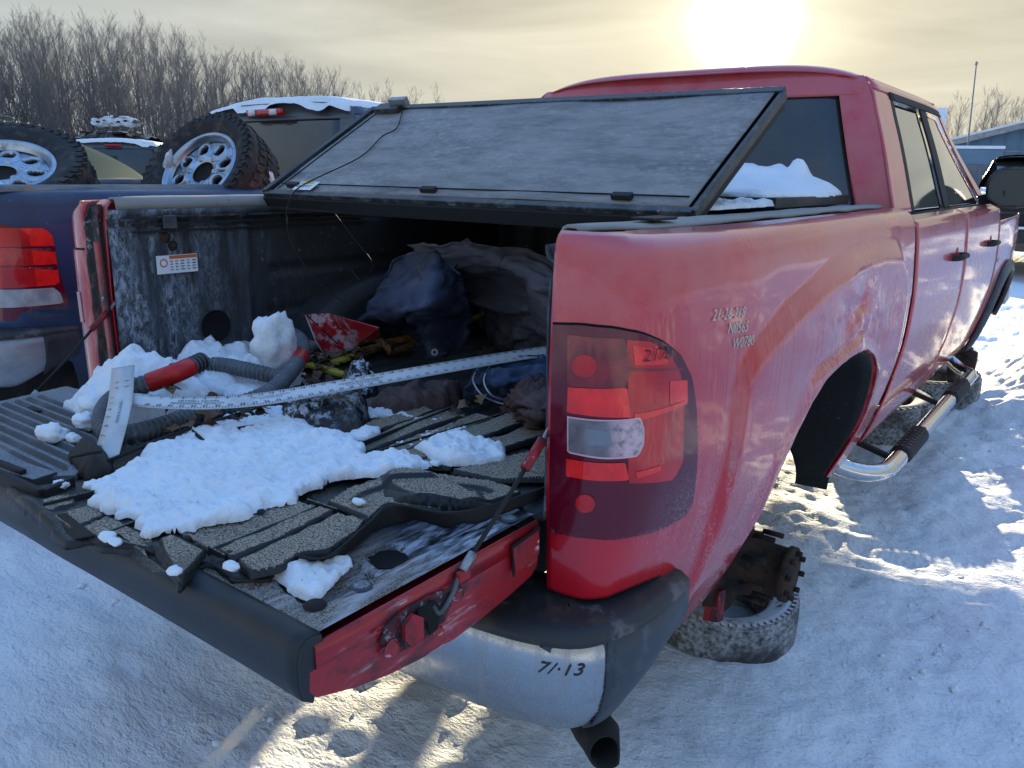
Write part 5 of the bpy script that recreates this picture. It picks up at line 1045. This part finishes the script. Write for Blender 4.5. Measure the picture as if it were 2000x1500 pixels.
# ------------------------------------------------------------------ blue truck alongside
BX, BY = -2.90, .16
BT_ = thing('pickup_truck', 'dark blue pickup truck at left with loose wheels in its bed', 'pickup truck', (BX, BY+1.5, GZ))
TB = lambda P: np.asarray(P)+np.array([BX, BY, 0])
bedside(BT_, m_blue, TB, dent=.35)
grid('bedside', TB(MIR(Pl)), m_blue, BT_, solid=.006)
def rail_b(sx):
    xs = np.array([.90, .885, .86, .80, .76, .74]); zs = np.array([.526, .541, .549, .549, .545, .50]); ys = np.linspace(.01, 1.89, 30); P = np.zeros((30, 6, 3)); P[..., 0] = sx*xs; P[..., 1] = ys[:, None]; P[..., 2] = zs; grid('rail_cap', TB(P), m_grail, BT_, solid=.006)
m_grail = M('dusty_rail', (.07, .08, .10), .5, layers=(dict(col=(.32, .30, .27), scale=(9, 3, 9), lo=.4, hi=.65, amt=.7), dict(col=(.34, .17, .06), scale=7, lo=.60, hi=.68, amt=.6)))
rail_b(1); rail_b(-1)
lp = densl(LAMP, 90); TBL = lambda P: TB(P)+np.array([0, 0, .035])
b_l = skin_patch('tail_lamp', lp, m_lamp_dark, BT_, .008, TBL)
cc = lp.mean(0); 
def sub_rect(nm, s0, s1, z0, z1, mat, out):
    sz = [(s0, z0), (s1, z0+.004), (s1-.006, z1-.03), (s1-.03, z1), (s0, z1+.004)]; return skin_patch(nm, densl(sz, 40), mat, b_l, out, TBL)
s1_ = LAMP[:, 0].max()
sub_rect('lens', .02, s1_-.035, .115, .350, m_lamp_bright, .0095); sub_rect('lens', .02, s1_-.12, .115, .352, m_lamp_red, .0105); sub_rect('reverse_lens', .02, s1_-.028, .035, .108, m_lamp_clear2 if False else M('cloudy_lens', (.34, .33, .35), .3, coat=.5, vary=.3, vscale=14), .010)
for z in (.20, .275): sub_rect('lens_seam', .02, s1_-.035, z, z+.003, m_lamp_dark, .0110)
Bb = bump_row(c0, c1, [(-.03, -.195), (.0, -.206), (.003, -.25), (.002, -.30), (-.010, -.35), (-.035, -.395), (-.08, -.415)]); bbo = grid('bumper', TB(Bb)+np.array([0, 0, .15]), M('dull_bumper', (.30, .32, .34), .45, metal=.6, vary=.2, vscale=8), BT_, solid=.004)
grid('bumper_pad', TB(Pd)+np.array([0, 0, .15]), m_pad, bbo, solid=.004)
grid('bumper_end_cap', TB(bump_row(131, 140, [(.005, -.19), (.007, -.25), (.006, -.30), (-.006, -.35), (-.03, -.40), (-.06, -.43)]))+np.array([0, 0, .15]), m_trim, bbo, solid=.005)
box('side_wall', (BX+.77, BY+.95, .25), (.03, 1.85, .5), m_wall, BT_); box('side_wall', (BX-.77, BY+.95, .25), (.03, 1.85, .5), m_wall, BT_); box('bulkhead', (BX, BY+1.85, .25), (1.55, .03, .5), m_wall, BT_); box('bed_floor', (BX, BY+.95, .0), (1.55, 1.85, .03), m_wall, BT_); box('tailgate', (BX, BY+.0, .25), (1.55, .06, .5), m_blue, BT_)
box('chassis', (BX, BY+2.3, -.30), (1.5, 4.8, .22), m_undark, BT_)
lathe('rusty_drum', [(0, .03), (.10, .03), (.13, .02), (.14, -.03)], M('flaky_rust', (.10, .05, .03), .9, vary=.5, vscale=20), BT_, n=30, c=(BX+.80, BY+.55, -.28), R=axes((.9, -.5, 0)))
for yy in (1.06, 4.7): lathe('wheel', [(0, -.1), (.38, -.1), (.39, .1), (.2, .12), (0, .1)], m_tyre, BT_, n=40, c=(BX+.82, BY+yy, GZ+.39), R=axes((1, 0, 0)))
cab(BT_, TB, m_darkblue_car, m_glass, name_door='door')
def brake_lamp(parent, T, wide=.36, red_only=False):
    o = mesh('high_brake_lamp', T(np.array([(x, 2.045-.0*x+.05*(x/.8)**2-.05, z) for z in (.952, .992) for x in np.linspace(-wide/2, wide/2, 14)])), gridf(2, 14), m_lamp_red, parent, solid=.02)
    if not red_only:
        for cx_ in (-.115, .10): mesh('cargo_lamp', T(np.array([(x, 2.032+.05*(x/.8)**2-.05, z) for z in (.954, .990) for x in (cx_-.032, cx_, cx_+.032)])), gridf(2, 3), m_sticker, o, solid=.012)
brake_lamp(BT_, TB)
grid('window_snow_line', TB(np.array([[(x, 1.99+.02*t, .47+.02*t) for x in np.linspace(-.7, .7, 6)] for t in (0, 1)])), m_dust_black, BT_)
def roof_snow(parent, T, th=.05, seed=0., y0=2.04, drips=True):
    u = np.linspace(-1, 1, 120); v = np.linspace(0, 1, 70); U2, V2 = np.meshgrid(u, v)
    edge_ = np.minimum(1-np.abs(U2), V2*1.2); z = .990+.055*(1-np.abs(U2)**2.6)-.02+th*np.clip(edge_/.10, 0, 1)**.5+.008*fbm(U2*5+seed, V2*5, 1, 3)
    dr = .045*np.clip(fbm(U2*3.1+seed, seed, 2, 3)+.25, 0, 1)*(V2 < .03)
    return grid('snow_cover', T(np.stack([U2*.70, y0+1.3*V2-.04*(1-U2**2), z-dr], 2)), m_snow, parent)
roof_snow(BT_, TB, .050, 2.)

# ------------------------------------------------------------------ vehicles further back
def place(c, ang, zoff=0.):
    ca, sa = math.cos(ang), math.sin(ang); A = np.array([[ca, -sa, 0], [sa, ca, 0], [0, 0, 1]])
    return lambda P: np.asarray(P)@A.T+np.array([c[0], c[1], zoff])
GTk = thing('pickup_truck', 'grey pickup cab with snow on its roof between left wheels', 'pickup truck', (-12.6, 6.2, GZ))
TG = place((-11.0, 4.9), .86, .0)
cab(GTk, TG, m_grey_car, m_glass_green); brake_lamp(GTk, TG, .26, True); roof_snow(GTk, TG, .07, 5.)
V, F = box_vf((0, .9, .10), (1.85, 1.9, .75)); mesh('cargo_box', TG(V), F, m_grey_car, GTk, smooth=False, bev=.04)
P = np.array([[(x, 1.96, z) for x in np.linspace(-.32, .05, 4)] for z in (.55, .62, .80)]); grid('seat_gap', TG(P), m_glass_green, GTk)
V, F = box_vf((0, 2.6, -.55), (1.7, 4.6, .5)); mesh('chassis', TG(V), F, m_undark, GTk, smooth=False)
# left car: smooth body along the picture plane
CG = thing('parked_car', 'snow roofed car with dark green glass behind left wheels', 'car', (-9.2, 3.4, GZ))
TC2 = place((-9.35-CR[0]*.52, 3.35-CR[1]*.52), math.atan2(CR[1], CR[0]), .15)
rl = spline([(-3.2, .55), (-2.6, 1.0), (-1.6, 1.17), (-.4, 1.13), (.4, 1.0), (1.0, .80), (1.5, .55), (1.8, .30)], 50)
wds = lambda z: .78-.16*ss(.3, 1.1, z)
P = np.array([[(x, s*wds(z), z-.0) for (x, z) in rl] for s in np.linspace(-1, 1, 20)]); P[..., 2] -= .02+.05*(np.linspace(-1, 1, 20)[:, None]**2); grid('roof', TC2(P[:, :36]), m_matte_dark, CG, solid=.01); grid('windscreen', TC2(P[:, 35:]), m_matte_dark, CG, solid=.01)
P2 = P.copy(); P2[..., 2] += .075*np.clip((P[..., 2]-.30)/.3, 0, 1); P2 = P2[:, 4:-16]; P2[..., 2] += .01*fbm(P2[..., 0]*2, P2[..., 1]*2, 3, 3); grid('snow_cover', TC2(P2), m_snow, CG)
for s in (-1, 1):
    Pg_ = np.array([[(x, s*(wds(z*t+(1-t)*.1)+.004), (z-.07)*t+(1-t)*.08) for (x, z) in rl] for t in np.linspace(0, 1, 10)]); grid('side_window', TC2(Pg_), m_matte_dark, CG, solid=.004)
    Pb_ = np.array([[(x, s*.82, z) for x in np.linspace(-3.3, 2.2, 10)] for z in (-.62, .0, .10)]); grid('body_side', TC2(Pb_), m_dark_car, CG, solid=.01)
    beam('window_pillar', *[tuple(TC2(np.array([q]))[0]) for q in ((.2, s*.80, .1), (.15, s*.66, .98))], .05, .02, m_dark_car, CG)
    Pf_ = np.array([[(x, s*(wds(z)+.010), z-.06-t*.05) for (x, z) in rl] for t in (0, 1)]); grid('roof_rail', TC2(Pf_), m_dark_car, CG, solid=.006)
# crushed white car on a stack far off
def crushed(c, ang, s, mat, seed, label):
    t = thing('crushed_car', label, 'wrecked car', c); n1, n2 = 40, 26; a = np.linspace(-1, 1, n1); b = np.linspace(0, 2*PI, n2, endpoint=False)
    A_, B2 = np.meshgrid(a, b, indexing='ij'); rr = 1+.30*fbm(A_*3+seed, np.cos(B2)*2, np.sin(B2)*2+seed, 4); X = A_*2.1; Y = .85*np.cos(B2)*rr; Z = .42*np.sin(B2)*rr*(1-.35*A_**4)+.12*fbm(A_*5, seed, 2, 3)+.45
    T = place(c[:2], ang, c[2]); grid('crushed_body', T(np.stack([X, Y, Z], -1)*s), mat, t, cu=True, smooth=False)
    for k in range(5):
        V, F = box_vf((-1.4+.7*k, -.86, .45+.12*math.sin(k*2.1)), (.30, .12, .16)); mesh('window_gap', T(V*s), F, m_gap, t, smooth=False)
    for k in range(4):
        V, F = box_vf((-1.5+.9*k, -.4, .92+.05*math.sin(k*3)), (.5, .5, .10)); mesh('torn_panel', T(V*s), F, mat if k % 2 else m_rust, t, smooth=False)
    V, F = box_vf((0, 0, .95), (2.0, .8, .05)); mesh('snow_cover', T(V*s), F, m_snow, t, smooth=False, bev=.02); return t
cpos = CAM+(ray(234, 300)/np.linalg.norm(ray(234, 300)[:2]))*38
crushed((cpos[0], cpos[1], 2.16), .55, .42, m_white_car, 3., 'crushed white car on top of a stack in front of the trees')
crushed((cpos[0], cpos[1], 1.25), .55, .75, m_dark_car, 5., 'dark crushed car carrying the white one')
crushed((cpos[0], cpos[1], .1), .60, .9, m_grey_car, 8., 'lowest crushed car of the stack, mostly hidden')

# dark truck facing us at the right edge
DT = thing('pickup_truck', 'dark pickup truck facing the camera at the right edge, snow on bonnet', 'pickup truck', (.2, 16.2, GZ))
TD = place((-.30, 19.6), PI+.12, .02)
cab(DT, TD, m_dark_car, m_glass); roof_snow(DT, TD, .06, 9.)
sgr = [(0, .38), (.0, .10)]
V, F = box_vf((0, 5.58, .12), (1.55, .10, .36)); gr = mesh('grille', TD(V), F, m_black, DT, smooth=False, bev=.02)
V, F = box_vf((0, 5.64, .13), (1.60, .03, .045)); mesh('grille_bar', TD(V), F, m_trim, gr, smooth=False)
V, F = join_vf([box_vf((0, 5.67, .13), (.30, .02, .06)), box_vf((0, 5.67, .13), (.13, .02, .11))]); mesh('grille_emblem', TD(V), F, m_amber, gr, smooth=False)
for sx in (-1, 1):
    V, F = box_vf((sx*.86, 5.55, .13), (.26, .12, .30)); mesh('headlight', TD(V), F, m_metal, DT, smooth=False, bev=.03)
V, F = box_vf((0, 5.68, -.22), (1.95, .22, .22)); mesh('bumper', TD(V), F, m_trim, DT, smooth=False, bev=.04)
V, F = box_vf((0, 5.70, -.095), (1.7, .18, .035)); mesh('snow_cover', TD(V), F, m_snow, DT, smooth=False, bev=.015)
P = np.array([[(x, 4.02+1.55*t, .505-.10*t**2-.03*(x/.8)**2+.012*float(fbm(x*4, t*4, 2, 3))) for x in np.linspace(-.84, .84, 22)] for t in np.linspace(0, 1, 16)]); grid('snow_cover', TD(P), m_snow, DT, solid=.05)
V, F = box_vf((0, 3, -.25), (1.85, 5.0, .45)); mesh('chassis', TD(V), F, m_dark_car, DT, smooth=False)
for sx in (-1, 1): 
    V, F = lathe_vf([(0, -.12), (.38, -.12), (.39, .12), (0, .12)], 30, (sx*.82, 4.7, GZ+.37), axes((1, 0, 0))); mesh('tyre', TD(V), F, m_tyre, DT)
    V, F = box_vf((sx*1.1, 3.9, .55), (.26, .10, .24)); mesh('door_mirror', TD(V), F, m_black, DT, smooth=False, bev=.03)

# ------------------------------------------------------------------ buildings on the right
def far(u, v, D): d = ray(u, v); return CAM+d/np.linalg.norm(d[:2])*D
def gable(name, label, cA, ang, L_, Wd, hw_, hr, mw, mr, zb=GZ):
    t = thing(name, label, 'building', (cA[0], cA[1], zb)); T = place(cA[:2], ang, zb)
    body = [(-Wd/2, 0), (Wd/2, 0), (Wd/2, hw_), (0, hr), (-Wd/2, hw_)]
    for y in (0, L_): polyplate('gable_wall', [tuple(T(np.array([(x, y, z)]))[0]) for x, z in body], mw, t, solid=.1)
    for sx in (-1, 1):
        P = np.array([[(sx*Wd/2, y, z) for y in (0, L_)] for z in (0, hw_)]); grid('side_wall', T(P), mw, t, solid=.1, smooth=False)
        P = np.array([[(sx*x, y, z) for y in (-.4, L_+.4)] for x, z in ((0, hr+.05), (Wd/2+.4, hw_-.4*(hr-hw_)/(Wd/2)+.05))]); grid('roof', T(P), mr, t, solid=.16, smooth=False)
        P = np.array([[(sx*x, y, z) for y in (-.5, L_+.3)] for x, z in ((0, hr+.19), (Wd/2+.4, hw_-.4*(hr-hw_)/(Wd/2)+.19))]); grid('snow_cover', T(P), m_snow, t, solid=.10, smooth=False)
        beam('bargeboard', *[tuple(T(np.array([q]))[0]) for q in ((0, -.46, hr), (sx*(Wd/2+.4), -.46, hw_-.4*(hr-hw_)/(Wd/2)))], .05, .25, m_metal, t)
    V, F = box_vf((0, -.06, hw_*.97), (Wd, .03, .05)); mesh('wall_seam', T(V), F, m_metal, t, smooth=False)
    for k in range(int(Wd/.6)):
        x = -Wd/2+.3+k*.6; zt = hw_+(hr-hw_)*(1-abs(x)/(Wd/2)); V, F = box_vf((x, -.07, zt/2), (.03, .03, zt)); mesh('siding_seam', T(V), F, mw, t, smooth=False)
    return t, T
b1 = far(2245, 350, 46)
gable('shed', 'blue grey metal sided shed with low gable roof at the right edge', b1, 0.02, 16, 18, 2.95, 5.3, m_wallb, m_metal)
b2 = far(1812, 350, 62)
t2, T2_ = gable('house', 'small grey gabled house seen past the red cab roof', b2, math.atan2(-_fw[0], _fw[1])+1.15, 6, 6, 3.9, 5.8, m_roofg, m_roofg)
b3 = far(1862, 350, 40)
t3 = thing('trailer', 'pale blue snow topped trailer in front of the small house', 'trailer', (b3[0], b3[1], GZ)); T3 = place(b3[:2], math.atan2(-_fw[0], _fw[1])-.3, GZ)
V, F = box_vf((0, 0, 1.6), (2.4, 4.5, 2.2)); mesh('trailer_body', T3(V), F, m_wallb, t3, smooth=False, bev=.05); V, F = box_vf((0, 0, 2.76), (2.5, 4.6, .12)); mesh('snow_cover', T3(V), F, m_snow, t3, smooth=False, bev=.04)
for sx in (-1, 1): V, F = lathe_vf([(0, -.1), (.4, -.1), (.4, .1), (0, .1)], 20, (sx*1.1, .3, .4), axes((1, 0, 0))); mesh('tyre', T3(V), F, m_tyre, t3)
V, F = box_vf((.4, -2.28, 1.5), (.8, .04, 1.2)); mesh('door_panel', T3(V), F, m_grey_car, t3, smooth=False)
pa = far(1886, 350, 44); pb = far(1907, 124, 44); pole = thing('antenna_mast', 'tall thin grey mast standing among bare trees by the shed', 'mast', (pa[0], pa[1], GZ)); tube('mast_pole', [(pa[0], pa[1], GZ), tuple((np.array([pa[0], pa[1], GZ])+pb)/2), tuple(pb)], np.array([.05, .04, .03]), m_pole, pole, 8); lathe('mast_tip', [(0, .10), (.06, .05), (.06, -.05), (0, -.08)], m_pole, pole, n=10, c=tuple(pb))

# ------------------------------------------------------------------ bare trees
def bare_tree(seed, H, spread=.5, dens=1.):
    r = random.Random(seed); trunk, br = [], []
    def lo(P, r0, r1, n): V, F = tube_vf(P, np.linspace(r0, r1, len(P)), n, cap=False); return V, F
    lean = Vector((r.uniform(-.06, .06), r.uniform(-.06, .06), 1)); P = [np.zeros(3)]
    for i in range(9): P.append(P[-1]+np.array([lean.x+r.uniform(-.05, .05), lean.y+r.uniform(-.05, .05), 1])*H/9)
    P = np.array(P); R0 = .008*H+.01; trunk.append(lo(P, R0, .012, 6))
    def branch(p, d, l, rad, lev):
        n = 5 if lev < 2 else 3; Q = [p]; d = d/np.linalg.norm(d)
        for i in range(n): d = d+np.array([r.uniform(-.16, .16), r.uniform(-.16, .16), r.uniform(-.02, .18)]); d /= np.linalg.norm(d); Q.append(Q[-1]+d*l/n)
        Q = np.array(Q); br.append(lo(Q, rad, max(rad*.35, .004), 4 if lev < 1 else 3))
        if lev < 2:
            for k in range(int((6 if lev == 0 else 4)*dens)+r.randint(0, 2)):
                t = r.uniform(.2, .98); i = min(int(t*n), n-1); q = Q[i]+(Q[i+1]-Q[i])*(t*n-i); a = r.uniform(0, 6.28); dd = d*.9+np.array([math.cos(a), math.sin(a), .3])*r.uniform(.35, .7); branch(q, dd, l*r.uniform(.30, .55), max(rad*.5, .005), lev+1)
    nb_ = int(22*dens)
    for k in range(nb_):
        t = .22+.76*(k+r.random())/nb_; i = min(int(t*9), 8); q = P[i]+(P[i+1]-P[i])*(t*9-i); a = r.uniform(0, 6.28); branch(q, np.array([math.cos(a)*spread, math.sin(a)*spread, 1.]), H*(.16+.20*(1-t))*r.uniform(.7, 1.2), R0*(1-t)*.40+.008, 0)
    return join_vf(trunk), join_vf(br)
TREES = []
for s in range(7):
    (tv, tf), (bv, bf) = bare_tree(s*7+1, 10., .42+.05*s, 1.)
    mt = bpy.data.meshes.new('trunk'); mt.from_pydata(tv.tolist(), [], tf); mt.materials.append(m_bark); mb = bpy.data.meshes.new('branches'); mb.from_pydata(bv.tolist(), [], bf); mb.materials.append(m_bark2); TREES.append((mt, mb))
def tree(p, H, k, rot, label, group):
    t = thing('bare_tree', label, 'tree', tuple(p), group); t.rotation_euler = (0, 0, rot); s = H/10.; t.scale = (s*1.0, s*1.0, s)
    for nm, me in (('trunk', TREES[k][0]), ('branches', TREES[k][1])): o = bpy.data.objects.new(nm, me); COL.objects.link(o); o.parent = t
top = ([-150, -60, 0, 60, 130, 220, 330, 430, 480, 560, 650, 720, 800, 860, 920], [30, 48, 62, 55, 48, 58, 62, 110, 112, 120, 150, 176, 182, 178, 215])
rr_ = random.Random(4)
for i in range(125):
    u = -140+ (i*1040/125.)+rr_.uniform(-8, 8); D = rr_.choice((44, 48, 53, 58, 64))+rr_.uniform(-2, 2)
    if u > 660 and rr_.random() < .45: continue
    wh_ = 'above the left chrome wheel' if u < 180 else 'above the grey cab' if u < 420 else 'behind the blue truck cab' if u < 700 else 'just left of the red cab roof'
    p = far(u, 350, D); vt = np.interp(u, *top)+abs(rr_.gauss(0, 14)); zt = far(u, vt, D)[2]; tree((p[0], p[1], GZ-.1), (zt-GZ+.1)*.93, rr_.randrange(7), rr_.uniform(0, 6.28), 'leafless tree in the dense treeline '+wh_, 'bare treeline trees '+wh_)
top2 = ([1600, 1640, 1700, 1760, 1800, 1830, 1870, 1900, 1940, 2000, 2100, 2400], [245, 215, 205, 200, 190, 195, 172, 168, 170, 178, 185, 150])
for i in range(30):
    u = 1640+i*25+rr_.uniform(-8, 8); D = rr_.uniform(66, 84); p = far(u, 350, D); zt = far(u, np.interp(u, *top2)+abs(rr_.gauss(0, 10)), D)[2]
    tree((p[0], p[1], GZ-.1), (zt-GZ)*.88, rr_.randrange(7), rr_.uniform(0, 6.28), 'leafless tree standing behind the shed and house at right', 'bare trees behind the right buildings')
# trees and yard further to the right: what the red doors and windows mirror
for i in range(26):
    a = math.radians(24+i*4.2+rr_.uniform(-1, 1)); D = rr_.uniform(34, 48); tree((CAM[0]+math.sin(a)*D, CAM[1]+math.cos(a)*D, GZ-.1), rr_.uniform(7, 11), rr_.randrange(7), rr_.uniform(0, 6.28), 'leafless tree beyond the right side of the yard', 'bare trees right of the yard')
# undergrowth
def brush():
    r = random.Random(9); vf = []
    for i in range(3000):
        u = r.uniform(-160, 930); D = r.uniform(40, 60); p = far(u, 350, D); p[2] = GZ; h = r.uniform(1.6, 4.4)*(1 if u < 640 else .5); a = np.array([r.gauss(0, .16)*h, r.gauss(0, .16)*h, h]); w_ = .03
        q = p+a; m_ = p+a*.5+np.array([r.gauss(0, .12), r.gauss(0, .12), 0]); V = np.array([p+CR*w_, p-CR*w_, p+_fw*w_, m_+CR*w_*.8, m_-CR*w_*.8, m_+_fw*w_*.8, q]); vf.append((V, [(0, 1, 4, 3), (1, 2, 5, 4), (2, 0, 3, 5), (3, 4, 6), (4, 5, 6), (5, 3, 6)]))
    V, F = join_vf(vf); return mesh('undergrowth', V, F, m_brush, smooth=False)
tag(brush(), 'dense brown brushwood at the foot of the left treeline', 'undergrowth', kind='stuff')

# crumbs of broken snow lying about on the packed ground
def crumbs():
    base_ = np.array([(1, 0, 0), (-1, 0, 0), (0, 1, 0), (0, -1, 0), (0, 0, 1), (.6, .6, .6), (-.6, .6, .5), (.6, -.6, .6), (-.6, -.6, .5)])
    F0 = [(4, 5, 7), (4, 6, 5), (4, 8, 6), (4, 7, 8), (0, 7, 5), (2, 5, 6), (1, 6, 8), (3, 8, 7), (0, 5, 2), (2, 6, 1), (1, 8, 3), (3, 7, 0)]; vf = []
    n = 0
    while n < 1500:
        x, y = rng.uniform(-3.2, 4.2), rng.uniform(-1.4, 7.5)
        if abs(x) < 1.0 and y > .2 and rng.rand() < .8: continue
        if fbm(x*1.3, y*1.3, 4, 2) < -.05+.25*rng.rand(): continue
        s_ = .004+.016*rng.rand()**3; z = GZ+float(ground_h(np.array(x), np.array(y)))
        vf.append((base_*s_*(.6+.8*rng.rand(9, 3))+np.array([x, y, z]), F0)); n += 1
    V, F = join_vf(vf); return mesh('snow_crumbs', V, F, m_snow, smooth=True)
tag(crumbs(), 'small crumbs of broken snow scattered over the yard', 'snow', kind='stuff')
